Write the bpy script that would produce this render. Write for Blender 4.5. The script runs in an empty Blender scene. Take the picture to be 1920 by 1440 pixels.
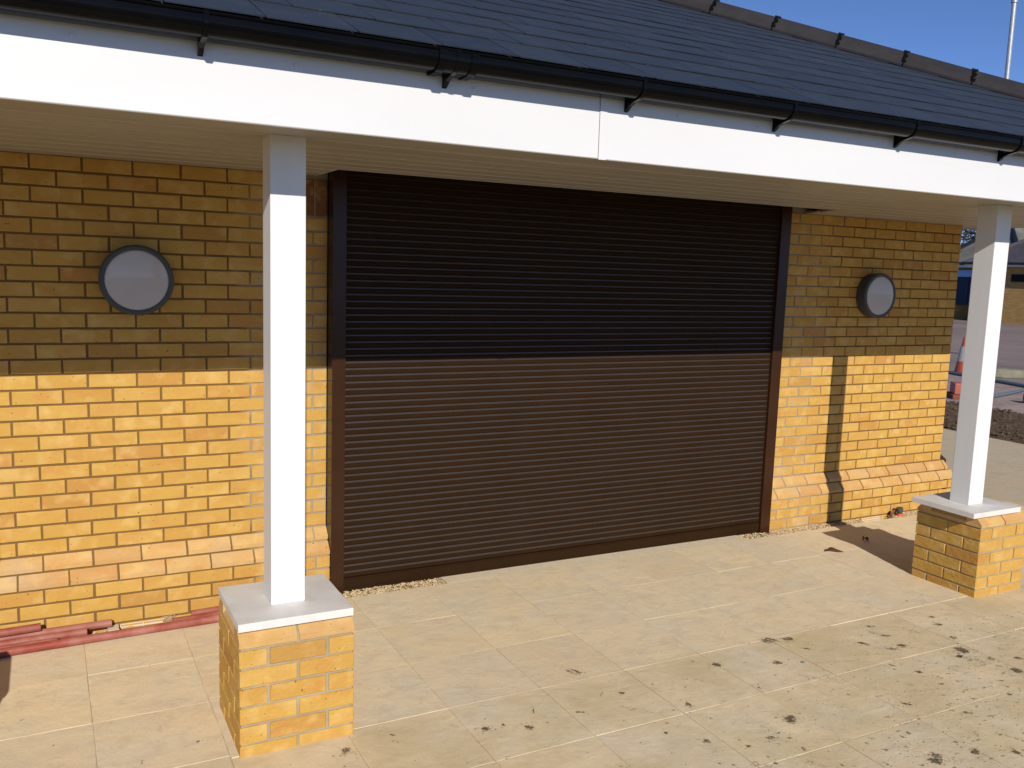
import bpy, bmesh, math, random
from mathutils import Vector, Matrix, noise
random.seed(7)
sc = bpy.context.scene
COL = sc.collection
R = math.radians

# ------------------------------------------------------------------ camera, light, exposure
cam = bpy.data.cameras.new('camera')
cam.sensor_width = 36.0
cam.lens = 1672.914 / 1920 * 36.0
cam.clip_start = 0.05
cam.clip_end = 3000
co = bpy.data.objects.new('camera', cam)
COL.objects.link(co)
rt = Vector((0.88629151, -0.46196745, 0.0327632))
up = Vector((0.03108586, 0.12992402, 0.99103654))
fw = Vector((0.46208335, 0.8773288, -0.12951121))
M = Matrix(((rt.x, up.x, -fw.x, -0.95774), (rt.y, up.y, -fw.y, -4.85027), (rt.z, up.z, -fw.z, 1.86512), (0, 0, 0, 1)))
co.matrix_world = M
sc.camera = co

SUN = Vector((-0.265, -1.0, 0.566)).normalized()     # towards the sun
el = math.asin(SUN.z)
w = bpy.data.worlds.new('World')
sc.world = w
w.use_nodes = True
nt = w.node_tree
sky = nt.nodes.new('ShaderNodeTexSky')
sky.sky_type = 'NISHITA'
sky.sun_disc = False
sky.sun_elevation = el
sky.sun_rotation = math.atan2(SUN.x, SUN.y)
sky.air_density = 0.33
sky.dust_density = 0.0
sky.ozone_density = 5.0
bg = nt.nodes['Background']
bg.inputs['Strength'].default_value = 0.15
nt.links.new(sky.outputs[0], bg.inputs[0])
sd = bpy.data.lights.new('sun', 'SUN')
sd.energy = 4.3
sd.angle = R(0.5)
sd.color = (1.0, 0.935, 0.85)
so = bpy.data.objects.new('sun', sd)
COL.objects.link(so)
so.rotation_euler = (-SUN).to_track_quat('-Z', 'Y').to_euler()
so.location = (-2, -8, 6)
sc.view_settings.view_transform = 'Standard'
sc.view_settings.look = 'None'
sc.view_settings.gamma = 1
sc.view_settings.use_curve_mapping = False
sc.view_settings.exposure = 0.25

# ------------------------------------------------------------------ materials
class NT:
    def __init__(s, name):
        s.m = bpy.data.materials.new(name)
        s.m.use_nodes = True
        s.t = s.m.node_tree
        s.b = s.t.nodes['Principled BSDF']
    def n(s, typ, **k):
        nd = s.t.nodes.new(typ)
        for a, v in k.items():
            if a.startswith('i_'):
                nd.inputs[a[2:].replace('_', ' ')].default_value = v
            else:
                setattr(nd, a, v)
        return nd
    def l(s, a, b):
        s.t.links.new(a, b)
    def coord(s, kind='obj'):
        """object coordinates shifted by a random offset per object, or world position"""
        if kind == 'world':
            return s.n('ShaderNodeNewGeometry').outputs['Position']
        tc = s.n('ShaderNodeTexCoord').outputs['Object']
        oi = s.n('ShaderNodeObjectInfo')
        mm = s.n('ShaderNodeMath', operation='MULTIPLY')
        mm.inputs[1].default_value = 173.0
        s.l(oi.outputs['Random'], mm.inputs[0])
        va = s.n('ShaderNodeVectorMath', operation='ADD')
        s.l(tc, va.inputs[0]); s.l(mm.outputs[0], va.inputs[1])
        return va.outputs[0]
    def rand(s):
        return s.n('ShaderNodeObjectInfo').outputs['Random']
    def noise(s, co, scale, detail=4, rough=0.55, vec_scale=None, dist=0.0):
        if vec_scale:
            mp = s.n('ShaderNodeMapping')
            mp.inputs['Scale'].default_value = vec_scale
            s.l(co, mp.inputs['Vector']); co = mp.outputs[0]
        nd = s.n('ShaderNodeTexNoise')
        nd.inputs['Scale'].default_value = scale
        nd.inputs['Detail'].default_value = detail
        nd.inputs['Roughness'].default_value = rough
        nd.inputs['Distortion'].default_value = dist
        s.l(co, nd.inputs['Vector'])
        return nd.outputs['Fac']
    def ramp(s, f, stops, interp='LINEAR'):
        cr = s.n('ShaderNodeValToRGB')
        cr.color_ramp.interpolation = interp
        e = cr.color_ramp.elements
        while len(e) < len(stops):
            e.new(0.5)
        for i, (p, c) in enumerate(stops):
            e[i].position = p
            e[i].color = (c, c, c, 1) if isinstance(c, (int, float)) else (*c, 1)
        s.l(f, cr.inputs[0])
        return cr.outputs[0]
    def mix(s, f, a, b, mode='MIX'):
        mx = s.n('ShaderNodeMix', data_type='RGBA', blend_type=mode)
        for sock, v in ((mx.inputs[0], f), (mx.inputs[6], a), (mx.inputs[7], b)):
            if isinstance(v, (int, float)):
                sock.default_value = v if sock == mx.inputs[0] else (v, v, v, 1)
            elif isinstance(v, tuple):
                sock.default_value = (*v, 1)
            else:
                s.l(v, sock)
        return mx.outputs[2]
    def math(s, op, a, b=0.0, clamp=False):
        m_ = s.n('ShaderNodeMath', operation=op, use_clamp=clamp)
        for i, v in enumerate((a, b)):
            if isinstance(v, (int, float)):
                m_.inputs[i].default_value = v
            else:
                s.l(v, m_.inputs[i])
        return m_.outputs[0]
    def bump(s, h, strength, dist=0.01, prev=None):
        bp = s.n('ShaderNodeBump')
        bp.inputs['Strength'].default_value = strength
        bp.inputs['Distance'].default_value = dist
        s.l(h, bp.inputs['Height'])
        if prev:
            s.l(prev, bp.inputs['Normal'])
        return bp.outputs[0]
    def out(s, col=None, rough=None, nrm=None, spec=None, metal=None):
        for nme, v in (('Base Color', col), ('Roughness', rough), ('Normal', nrm), ('Specular IOR Level', spec), ('Metallic', metal)):
            if v is None:
                continue
            if isinstance(v, (int, float)):
                s.b.inputs[nme].default_value = v
            elif isinstance(v, tuple):
                s.b.inputs[nme].default_value = (*v, 1)
            else:
                s.l(v, s.b.inputs[nme])
        return s.m

def mat_brick(name, cols, creased=0.0, stain=None, orange=(0.47, 0.20, 0.042)):
    n = NT(name)
    c = n.coord()
    base = n.ramp(n.rand(), cols)
    g = n.noise(c, 7.0, 3, 0.5, (1, 1, 2.2))
    base = n.mix(n.math('MULTIPLY', n.ramp(g, [(0.46, 0.0), (0.70, 1.0)]), 0.48), base, orange)
    base = n.mix(n.ramp(n.noise(c, 60, 4, 0.7), [(0.3, 0.25), (0.75, 0.0)]), base, (0.36, 0.20, 0.06))
    base = n.mix(n.ramp(n.noise(c, 11, 2), [(0.50, 0.0), (0.72, 0.5)]), base, (0.60, 0.41, 0.15))
    spk = n.ramp(n.noise(c, 75, 1, 0.4), [(0.75, 0.0), (0.775, 1.0)])
    base = n.mix(n.math('MULTIPLY', spk, 0.75), base, (0.10, 0.045, 0.015))
    if stain:
        pos = n.coord('world')
        sm = n.noise(pos, 5.0, 4, 0.7)
        base = n.mix(n.math('MULTIPLY', n.ramp(sm, [(0.5, 0.0), (0.72, 1.0)]), stain), base, (0.40, 0.34, 0.25))
    fine = n.noise(c, 240, 4, 0.7)
    nb = n.bump(fine, 0.25, 0.003)
    nb = n.bump(n.noise(c, 28, 4, 0.6, (1, 1, 1.6)), 0.3 + creased, 0.006 + creased * 0.01, nb)
    return n.out(base, 0.78, nb, 0.3)

YB = [(0.0, (0.49, 0.285, 0.054)), (0.25, (0.515, 0.31, 0.062)), (0.5, (0.465, 0.262, 0.050)), (0.72, (0.53, 0.325, 0.075)), (0.86, (0.49, 0.285, 0.055)), (0.93, (0.45, 0.228, 0.046)), (1.0, (0.41, 0.225, 0.05))]
M_brick = mat_brick('yellow_brick', YB)
M_brick_pier = mat_brick('yellow_brick_pier', YB, 0.25)
M_brick_new = mat_brick('repaired_yellow_brick', YB, 0.05, 0.5)
PB = [(0.0, (0.50, 0.31, 0.11)), (0.5, (0.54, 0.34, 0.13)), (1.0, (0.47, 0.27, 0.10))]
M_cant = mat_brick('plinth_brick', PB, 0.05, 0.35)
RB = [(0.0, (0.16, 0.055, 0.02)), (1.0, (0.20, 0.07, 0.025))]
M_redbrick = mat_brick('dark_red_brick', RB, 0.0, None, (0.14, 0.045, 0.02))

def mat_mortar():
    n = NT('mortar')
    pos = n.coord('world')
    sx = n.n('ShaderNodeSeparateXYZ'); n.l(pos, sx.inputs[0])
    x = sx.outputs[0]
    # newer grey mortar where the opening was cut and toothed in
    wob = n.math('MULTIPLY', n.noise(pos, 4.0, 3), 0.5)
    a = n.math('ADD', x, wob)
    left = n.ramp(n.math('DIVIDE', n.math('ADD', a, 1.0), 6.0), [(0.2, 0.0), (0.215, 1.0), (0.895, 1.0), (0.93, 0.0)])
    brown = n.mix(n.noise(pos, 30, 3), (0.155, 0.088, 0.030), (0.20, 0.122, 0.048))
    grey = n.mix(n.noise(pos, 22, 3), (0.27, 0.225, 0.15), (0.34, 0.295, 0.215))
    col = n.mix(left, brown, grey)
    nb = n.bump(n.noise(pos, 300, 4, 0.7), 0.6, 0.004)
    return n.out(col, 0.95, nb, 0.1)
M_mortar = mat_mortar()

def mat_plain(name, col, rough, spec=0.5, nscale=0, nstr=0.0, col2=None, cs=8, metal=None, world=False, aniso=None):
    n = NT(name)
    c = n.coord('world') if world else n.coord()
    cc = col
    if col2:
        cc = n.mix(n.ramp(n.noise(c, cs, 4, 0.6, aniso), [(0.35, 0.0), (0.7, 1.0)]), col, col2)
    nb = n.bump(n.noise(c, nscale, 4, 0.6, aniso), nstr, 0.003) if nscale else None
    return n.out(cc, rough, nb, spec, metal)

M_mortar_pier = mat_plain('pier_mortar', (0.30, 0.25, 0.155), 0.95, 0.1, 260, 0.6, (0.37, 0.32, 0.21), 14, world=True)
M_white = mat_plain('white_upvc', (0.645, 0.645, 0.63), 0.33, 0.45, 90, 0.03, (0.62, 0.615, 0.60), 3, world=True, aniso=(0.3, 0.3, 1))
M_post = mat_plain('white_upvc_woodgrain', (0.69, 0.69, 0.68), 0.42, 0.4, 55, 0.12, (0.665, 0.665, 0.65), 5, world=True, aniso=(3, 3, 0.12))
M_cap = mat_plain('dusty_white_cap', (0.66, 0.64, 0.60), 0.5, 0.4, 120, 0.08, (0.58, 0.55, 0.50), 9, world=True)
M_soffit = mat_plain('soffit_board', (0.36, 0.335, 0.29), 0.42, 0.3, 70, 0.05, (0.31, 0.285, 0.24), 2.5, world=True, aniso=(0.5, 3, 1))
M_lip_light = mat_plain('soffit_lip_highlight', (0.66, 0.62, 0.54), 0.35, 0.4)  # pale colour stands for light caught on the groove lips
M_gutter = mat_plain('black_gutter', (0.0025, 0.0025, 0.003), 0.14, 0.09, 18, 0.02, (0.004, 0.0038, 0.004), 6, world=True)
M_shut = mat_plain('brown_powder_coat', (0.0215, 0.0105, 0.0042), 0.5, 0.04, 700, 0.08, (0.025, 0.0122, 0.0050), 5, world=True)
M_guide = mat_plain('brown_guide', (0.029, 0.0105, 0.0038), 0.26, 0.26, 600, 0.05, (0.038, 0.0145, 0.0055), 4, world=True)
M_ledge_shine = mat_plain('slat_ledge_highlight', (0.036, 0.0265, 0.019), 0.33, 0.42, 300, 0.05, (0.031, 0.0225, 0.016), 12, world=True)  # sky highlight along each slat put into a paler, glossier ledge colour
M_dark = mat_plain('dark_void', (0.012, 0.010, 0.009), 0.8, 0.2)
M_ring = mat_plain('grey_lamp_body', (0.050, 0.055, 0.052), 0.48, 0.4, 220, 0.1, (0.06, 0.064, 0.06), 9)
M_lens = mat_plain('opal_lens', (0.50, 0.475, 0.455), 0.09, 0.24, 9, 0.012, (0.47, 0.447, 0.43), 5)
M_ridge = mat_plain('grey_brown_hip_tile', (0.022, 0.020, 0.022), 0.8, 0.2, 120, 0.3, (0.031, 0.028, 0.029), 7)
M_clip = mat_plain('black_union_clip', (0.004, 0.004, 0.004), 0.6, 0.1)
M_galv = mat_plain('galvanised_steel', (0.40, 0.42, 0.43), 0.5, 0.5, 30, 0.05, (0.30, 0.32, 0.34), 14, metal=0.5)
M_air = mat_plain('cream_air_brick', (0.62, 0.54, 0.42), 0.8, 0.3, 120, 0.3, (0.54, 0.46, 0.35), 20)
M_pipe = mat_plain('red_plastic_pipe', (0.25, 0.046, 0.027), 0.55, 0.35, 90, 0.2, (0.36, 0.16, 0.12), 7)
M_orange = mat_plain('orange_plastic', (0.62, 0.12, 0.03), 0.45, 0.5, 60, 0.1)
M_strip = mat_plain('pale_mortar_strip', (0.64, 0.55, 0.39), 0.9, 0.2, 150, 0.5, (0.58, 0.48, 0.33), 20, world=True)
M_leaf = mat_plain('dry_leaf', (0.10, 0.038, 0.015), 0.7, 0.3, 60, 0.3, (0.22, 0.09, 0.035), 40)

def mat_slate():
    n = NT('dark_slate')
    c = n.coord()
    base = n.ramp(n.rand(), [(0.0, (0.020, 0.026, 0.036)), (0.5, (0.024, 0.031, 0.042)), (1.0, (0.017, 0.022, 0.031))])
    base = n.mix(n.ramp(n.noise(c, 9, 4), [(0.5, 0.0), (0.85, 0.5)]), base, (0.055, 0.050, 0.050))
    base = n.mix(n.ramp(n.noise(c, 160, 1), [(0.76, 0.0), (0.79, 0.7)]), base, (0.25, 0.23, 0.2))
    nb = n.bump(n.noise(c, 25, 5, 0.65), 0.25, 0.004)
    return n.out(base, 0.48, nb, 0.5)
M_slate = mat_slate()

def mat_slab(name='riven_slab', dirt=True, bright=1.0, blend=None):
    n = NT(name)
    c = n.coord()
    pos = n.coord('world')
    k = bright
    base = n.ramp(n.rand(), [(0.0, (0.625 * k, 0.50 * k, 0.315 * k)), (0.3, (0.69 * k, 0.565 * k, 0.37 * k)), (0.55, (0.635 * k, 0.52 * k, 0.355 * k)), (0.8, (0.70 * k, 0.57 * k, 0.36 * k)), (1.0, (0.655 * k, 0.52 * k, 0.32 * k))])
    base = n.mix(n.ramp(n.noise(c, 4.5, 6, 0.65), [(0.44, 0.0), (0.62, 0.7)]), base, (0.575 * k, 0.52 * k, 0.385 * k))
    base = n.mix(n.ramp(n.noise(c, 3.2, 5, 0.65), [(0.47, 0.0), (0.68, 0.6)]), base, (0.64 * k, 0.51 * k, 0.31 * k))
    base = n.mix(n.ramp(n.noise(c, 9.0, 5, 0.7), [(0.50, 0.0), (0.66, 0.6)]), base, (0.58 * k, 0.44 * k, 0.29 * k))
    base = n.mix(n.ramp(n.noise(c, 90, 4, 0.7), [(0.25, 0.25), (0.6, 0.0)]), base, (0.45, 0.35, 0.22))
    # short broken edges of the riven face
    rot = n.n('ShaderNodeMapping')
    rot.inputs['Rotation'].default_value = (0, 0, R(-30)); rot.inputs['Scale'].default_value = (1.0, 1.55, 1)
    n.l(c, rot.inputs['Vector'])
    rn = n.noise(rot.outputs[0], 5.2, 4, 0.55, None, 0.5)
    lm = n.ramp(n.noise(c, 7, 2), [(0.56, 0.0), (0.62, 1.0)])
    line = n.ramp(rn, [(0.490, 0.0), (0.5, 1.0), (0.510, 0.0)])
    base = n.mix(n.math('MULTIPLY', n.math('MULTIPLY', line, lm), 0.42), base, (0.80, 0.69, 0.45))
    line2 = n.ramp(rn, [(0.545, 0.0), (0.553, 1.0), (0.561, 0.0)])
    lm2 = n.ramp(n.noise(c, 6, 2), [(0.42, 1.0), (0.47, 0.0)])
    base = n.mix(n.math('MULTIPLY', n.math('MULTIPLY', line2, lm2), 0.34), base, (0.28, 0.21, 0.13))
    hstep = n.ramp(rn, [(0.35, 0.0), (0.485, 0.4), (0.5, 0.62), (0.58, 0.7), (0.75, 1.0)])
    if dirt:
        sx = n.n('ShaderNodeSeparateXYZ'); n.l(pos, sx.inputs[0])
        # trodden soil: thickest towards the open end of the terrace
        fy = n.math('SUBTRACT', -1.0, sx.outputs[1])
        fx = n.math('MULTIPLY', n.math('ADD', sx.outputs[0], 0.6), 0.30)
        f = n.math('MULTIPLY', fy, fx)
        f = n.math('ADD', n.math('MULTIPLY', f, 0.085, ), 0.0)
        f = n.math('MINIMUM', n.math('MAXIMUM', f, 0.0), 0.115)
        rd = n.n('ShaderNodeMapping')
        rd.inputs['Rotation'].default_value = (0, 0, R(25)); rd.inputs['Scale'].default_value = (1.0, 1.7, 1)
        n.l(pos, rd.inputs['Vector'])
        d1 = n.noise(rd.outputs[0], 21, 3, 0.6)
        d1 = n.ramp(n.math('ADD', d1, f), [(0.735, 0.0), (0.765, 1.0)])
        base = n.mix(n.math('MULTIPLY', d1, 0.85), base, (0.11, 0.08, 0.045))
        d2 = n.noise(rd.outputs[0], 5.0, 6, 0.75)
        d2 = n.ramp(n.math('ADD', d2, f), [(0.62, 0.0), (0.80, 1.0)])
        base = n.mix(n.math('MULTIPLY', d2, 0.38), base, (0.25, 0.19, 0.12))
        fr = n.ramp(n.math('DIVIDE', n.math('SUBTRACT', -1.0, sx.outputs[1]), 2.0), [(0.27, 0.0), (0.31, 1.0)])
        fr = n.math('MULTIPLY', fr, n.ramp(n.noise(pos, 2.2, 5, 0.65), [(0.38, 0.0), (0.62, 1.0)]))
        base = n.mix(n.math('MULTIPLY', fr, 0.75), base, (0.53, 0.42, 0.235))
        sp = n.noise(pos, 70, 1, 0.4)
        sp = n.ramp(n.math('ADD', sp, n.math('MULTIPLY', f, 0.7)), [(0.80, 0.0), (0.82, 1.0)])
        base = n.mix(n.math('MULTIPLY', sp, 0.8), base, (0.08, 0.055, 0.03))
    nb = n.bump(hstep, 0.16, 0.008)
    nb = n.bump(n.noise(c, 14, 5, 0.6), 0.3, 0.008, nb)
    nb = n.bump(n.noise(c, 190, 3, 0.7), 0.25, 0.002, nb)
    return n.out(base, 0.82, nb, 0.25)
M_slab = mat_slab(bright=1.045)
M_path = mat_slab('concrete_path', False, 0.74)
M_grout = mat_plain('cream_grout', (0.62, 0.51, 0.32), 0.95, 0.1, 150, 0.5, (0.33, 0.25, 0.15), 2.2, world=True)
M_bed = mat_plain('trench_bed', (0.25, 0.19, 0.11), 0.95, 0.1, 90, 0.8, (0.15, 0.11, 0.07), 30, world=True)

def mat_gravel():
    n = NT('pea_gravel')
    pos = n.coord('world')
    v = n.n('ShaderNodeTexVoronoi'); v.inputs['Scale'].default_value = 90
    n.l(pos, v.inputs['Vector'])
    sp = n.n('ShaderNodeSeparateColor'); n.l(v.outputs['Color'], sp.inputs[0])
    col = n.ramp(sp.outputs[0], [(0.0, (0.28, 0.19, 0.10)), (0.3, (0.52, 0.38, 0.19)), (0.6, (0.60, 0.48, 0.30)), (0.8, (0.36, 0.24, 0.13)), (1.0, (0.68, 0.58, 0.42))])
    return n.out(col, 0.7, None, 0.35)
M_gravel = mat_gravel()

def mat_soil():
    n = NT('soil')
    pos = n.coord('world')
    col = n.ramp(n.noise(pos, 14, 6, 0.75), [(0.3, (0.075, 0.05, 0.03)), (0.5, (0.14, 0.10, 0.063)), (0.72, (0.24, 0.18, 0.12))])
    nb = n.bump(n.noise(pos, 30, 6, 0.75), 1.0, 0.05)
    return n.out(col, 0.95, nb, 0.1)
M_soil = mat_soil()
def mat_mud():
    n = NT('dried_mud')
    pos = n.coord('world')
    at = n.n('ShaderNodeAttribute'); at.attribute_name = 'fade'
    col = n.mix(n.ramp(n.noise(pos, 60, 3), [(0.35, 0.0), (0.7, 1.0)]), (0.125, 0.092, 0.052), (0.22, 0.17, 0.105))
    a = n.math('ADD', at.outputs['Fac'], n.math('MULTIPLY', n.math('SUBTRACT', n.noise(pos, 95, 5, 0.8), 0.5), 3.0))
    a = n.math('MULTIPLY', n.math('SUBTRACT', a, 0.36), 1.7, True)
    n.l(a, n.b.inputs['Alpha'])
    return n.out(col, 0.95, n.bump(n.noise(pos, 110, 4), 0.9, 0.003), 0.1)
M_mud = mat_mud()

def mat_paver():
    n = NT('block_paving')
    pos = n.coord('world')
    br = n.n('ShaderNodeTexBrick')
    br.inputs['Scale'].default_value = 1.0
    br.inputs['Brick Width'].default_value = 0.2
    br.inputs['Row Height'].default_value = 0.1
    br.inputs['Mortar Size'].default_value = 0.006
    br.inputs['Color1'].default_value = (0.25, 0.185, 0.17, 1)
    br.inputs['Color2'].default_value = (0.33, 0.26, 0.24, 1)
    br.inputs['Mortar'].default_value = (0.13, 0.10, 0.09, 1)
    n.l(pos, br.inputs['Vector'])
    col = n.mix(n.ramp(n.noise(pos, 1.2, 5, 0.65, (0.5, 1.6, 1)), [(0.45, 0.0), (0.7, 0.7)]), br.outputs['Color'], (0.40, 0.31, 0.26))
    nb = n.bump(br.outputs['Fac'], -0.4, 0.01)
    return n.out(col, 0.9, nb, 0.2)
M_paver = mat_paver()

def mat_carpark():
    n = NT('car_park')
    pos = n.coord('world')
    col = n.ramp(n.noise(pos, 0.35, 5, 0.65, (1.2, 0.35, 1)), [(0.35, (0.175, 0.135, 0.125)), (0.55, (0.22, 0.172, 0.158)), (0.75, (0.28, 0.225, 0.20))])
    col = n.mix(n.ramp(n.noise(pos, 3, 3), [(0.66, 0.0), (0.75, 0.5)]), col, (0.42, 0.36, 0.30))
    return n.out(col, 0.9, n.bump(n.noise(pos, 60, 3), 0.5, 0.01), 0.2)
M_carpark = mat_carpark()
M_ground = mat_plain('rough_ground', (0.13, 0.105, 0.07), 0.95, 0.1, 2, 0.5, (0.09, 0.10, 0.045), 0.4, world=True)

def mat_farbrick():
    n = NT('far_brickwork')
    pos = n.coord('world')
    sx = n.n('ShaderNodeSeparateXYZ'); n.l(pos, sx.inputs[0])
    cb = n.n('ShaderNodeCombineXYZ')
    n.l(n.math('ADD', sx.outputs[0], sx.outputs[1]), cb.inputs[0]); n.l(sx.outputs[2], cb.inputs[1])
    br = n.n('ShaderNodeTexBrick')
    br.inputs['Scale'].default_value = 1.0
    br.inputs['Brick Width'].default_value = 0.225
    br.inputs['Row Height'].default_value = 0.075
    br.inputs['Mortar Size'].default_value = 0.006
    br.inputs['Color1'].default_value = (0.44, 0.27, 0.085, 1)
    br.inputs['Color2'].default_value = (0.36, 0.20, 0.06, 1)
    br.inputs['Mortar'].default_value = (0.20, 0.15, 0.09, 1)
    n.l(cb.outputs[0], br.inputs['Vector'])
    return n.out(br.outputs['Color'], 0.9, n.bump(br.outputs['Fac'], -0.4, 0.008), 0.2)
M_farbrick = mat_farbrick()
M_farroof = mat_plain('far_slate', (0.052, 0.048, 0.060), 0.6, 0.4, 14, 0.5, (0.075, 0.068, 0.078), 3, world=True)
M_farroof2 = mat_plain('weathered_grey_roof', (0.10, 0.105, 0.09), 0.8, 0.3, 8, 0.6, (0.17, 0.17, 0.155), 1.6, world=True)
M_black = mat_plain('black_trim', (0.012, 0.012, 0.014), 0.4, 0.4)
M_blue = mat_plain('dark_blue_panel', (0.003, 0.012, 0.05), 0.4, 0.3, 0, 0, (0.004, 0.018, 0.075), 1.0, world=True)
M_lblue = mat_plain('light_blue_band', (0.27, 0.47, 0.85), 0.5, 0.4)
M_redline = mat_plain('red_brick_kerb', (0.20, 0.065, 0.035), 0.9, 0.2)
M_glassdark = mat_plain('dark_window_pane', (0.004, 0.004, 0.005), 0.4, 0.1)
M_bark = mat_plain('bark', (0.085, 0.070, 0.058), 0.9, 0.2, 20, 0.6)
M_twig = mat_plain('grey_twigs', (0.13, 0.125, 0.10), 0.9, 0.2, 0, 0, (0.085, 0.075, 0.06), 1.5, world=True)
M_stone = mat_plain('grey_stone', (0.20, 0.19, 0.14), 0.9, 0.2, 20, 0.7, (0.13, 0.13, 0.09), 6)
M_hose = mat_plain('blue_grey_plastic', (0.085, 0.12, 0.15), 0.5, 0.4)
M_coneor = mat_plain('traffic_cone_orange', (0.30, 0.048, 0.018), 0.5, 0.4)
M_conew = mat_plain('reflective_sleeve', (0.24, 0.23, 0.235), 0.4, 0.5)
M_redbar = mat_plain('faded_red_plastic', (0.36, 0.085, 0.05), 0.55, 0.4, 30, 0.2)

# ------------------------------------------------------------------ mesh helpers
def link(name, me, mat=None, parent=None, loc=(0, 0, 0), rot=None):
    if mat is not None and not me.materials:
        me.materials.append(mat)
    o = bpy.data.objects.new(name, me)
    COL.objects.link(o)
    o.location = loc
    if rot:
        o.rotation_euler = rot
    if parent:
        o.parent = parent
    return o
def tag(o, label=None, cat=None, group=None, kind=None):
    if label: o['label'] = label
    if cat: o['category'] = cat
    if group: o['group'] = group
    if kind: o['kind'] = kind
    return o
def empty(name, loc=(0, 0, 0), label=None, cat=None, group=None):
    o = bpy.data.objects.new(name, None)
    COL.objects.link(o)
    o.location = loc
    o.empty_display_size = 0.1
    return tag(o, label, cat, group)
def mesh(name, vs, fs, smooth=False):
    me = bpy.data.meshes.new(name)
    me.from_pydata([tuple(v) for v in vs], [], fs)
    me.update()
    if smooth:
        for p in me.polygons:
            p.use_smooth = True
    return me
class MB:
    def __init__(s): s.v = []; s.f = []
    def add(s, vs, fs):
        k = len(s.v); s.v += [tuple(v) for v in vs]; s.f += [tuple(i + k for i in f) for f in fs]
    def box(s, x0, x1, y0, y1, z0, z1):
        s.add([(x0, y0, z0), (x1, y0, z0), (x1, y1, z0), (x0, y1, z0), (x0, y0, z1), (x1, y0, z1), (x1, y1, z1), (x0, y1, z1)],
              [(0, 3, 2, 1), (4, 5, 6, 7), (0, 1, 5, 4), (1, 2, 6, 5), (2, 3, 7, 6), (3, 0, 4, 7)])
    def me(s, name, smooth=False): return mesh(name, s.v, s.f, smooth)
def boxme(name, x0, x1, y0, y1, z0, z1, bev=0.0, seg=2):
    bm = bmesh.new()
    bmesh.ops.create_cube(bm, size=1)
    for v in bm.verts:
        v.co = Vector(((x0 + x1) / 2 + v.co.x * (x1 - x0), (y0 + y1) / 2 + v.co.y * (y1 - y0), (z0 + z1) / 2 + v.co.z * (z1 - z0)))
    if bev:
        bmesh.ops.bevel(bm, geom=bm.edges[:], offset=bev, segments=seg, affect='EDGES', profile=0.7)
    me = bpy.data.meshes.new(name); bm.to_mesh(me); bm.free()
    return me
def prism(name, poly, x0, x1):
    """closed (y, z) outline swept along x"""
    n = len(poly)
    vs = [(x0, y, z) for y, z in poly] + [(x1, y, z) for y, z in poly]
    fs = [(i, (i + 1) % n, n + (i + 1) % n, n + i) for i in range(n)] + [tuple(range(n))[::-1], tuple(range(n, 2 * n))]
    me = mesh(name, vs, fs)
    bm = bmesh.new(); bm.from_mesh(me); bmesh.ops.recalc_face_normals(bm, faces=bm.faces); bm.to_mesh(me); bm.free()
    return me
def tube(mb, a, b, r0, r1=None, n=12, caps=True):
    r1 = r0 if r1 is None else r1
    a = Vector(a); b = Vector(b); d = (b - a).normalized()
    u = d.orthogonal().normalized(); v = d.cross(u)
    vs = []
    for P, r in ((a, r0), (b, r1)):
        for i in range(n):
            t = 2 * math.pi * i / n
            vs.append(P + u * r * math.cos(t) + v * r * math.sin(t))
    fs = [(i, (i + 1) % n, n + (i + 1) % n, n + i) for i in range(n)]
    if caps: fs += [tuple(range(n))[::-1], tuple(range(n, 2 * n))]
    mb.add(vs, fs)

# ------------------------------------------------------------------ brick meshes: local frame, face towards -Y, face plane y=0
_bc = {}
def brick_me(wid, hgt=0.065, dep=0.1, var=0, cuts=0):
    """a brick whose front arrises are slightly worn; x from 0 to wid, z from 0 to hgt"""
    key = (round(wid, 4), round(hgt, 4), round(dep, 3), var, cuts)
    if key in _bc: return _bc[key]
    rnd = random.Random(hash(key) & 0xffff)
    j = lambda a: rnd.uniform(-a, a)
    c = 0.0022
    rim = []; face = []
    # points round the rim, with extra points so that edges can wander
    pts = [(0, 0), (wid * 0.33, 0), (wid * 0.7, 0), (wid, 0), (wid, hgt), (wid * 0.64, hgt), (wid * 0.3, hgt), (0, hgt)]
    for i, (x, z) in enumerate(pts):
        xx = x + j(0.0007); zz = z + j(0.0009)
        rim.append((xx, c * 1.2, zz))
        ix = c if x == 0 else (-c if x == wid else 0); iz = c if z == 0 else -c
        chip = rnd.random() < 0.10
        k = 2.3 if chip else 1.0
        face.append((x + ix * k + j(0.0004), j(0.0004), z + iz * k + j(0.0005)))
    back = [(0, dep, 0), (wid, dep, 0), (wid, dep, hgt), (0, dep, hgt)]
    vs = rim + face + back
    n = 8
    fs = [(i, (i + 1) % n, n + (i + 1) % n, n + i) for i in range(n)]
    fs += [(n + 0, n + 1, n + 6, n + 7), (n + 1, n + 2, n + 5, n + 6), (n + 2, n + 3, n + 4, n + 5)]
    fs += [(16, 0, 7, 19), (3, 17, 18, 4), (0, 16, 17, 3, 2, 1), (19, 7, 6, 5, 4, 18), (16, 19, 18, 17)]
    me = mesh('brick', vs, fs)
    bm = bmesh.new(); bm.from_mesh(me); bmesh.ops.recalc_face_normals(bm, faces=bm.faces); bm.to_mesh(me); bm.free()
    _bc[key] = me
    return me
_cc = {}
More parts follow.
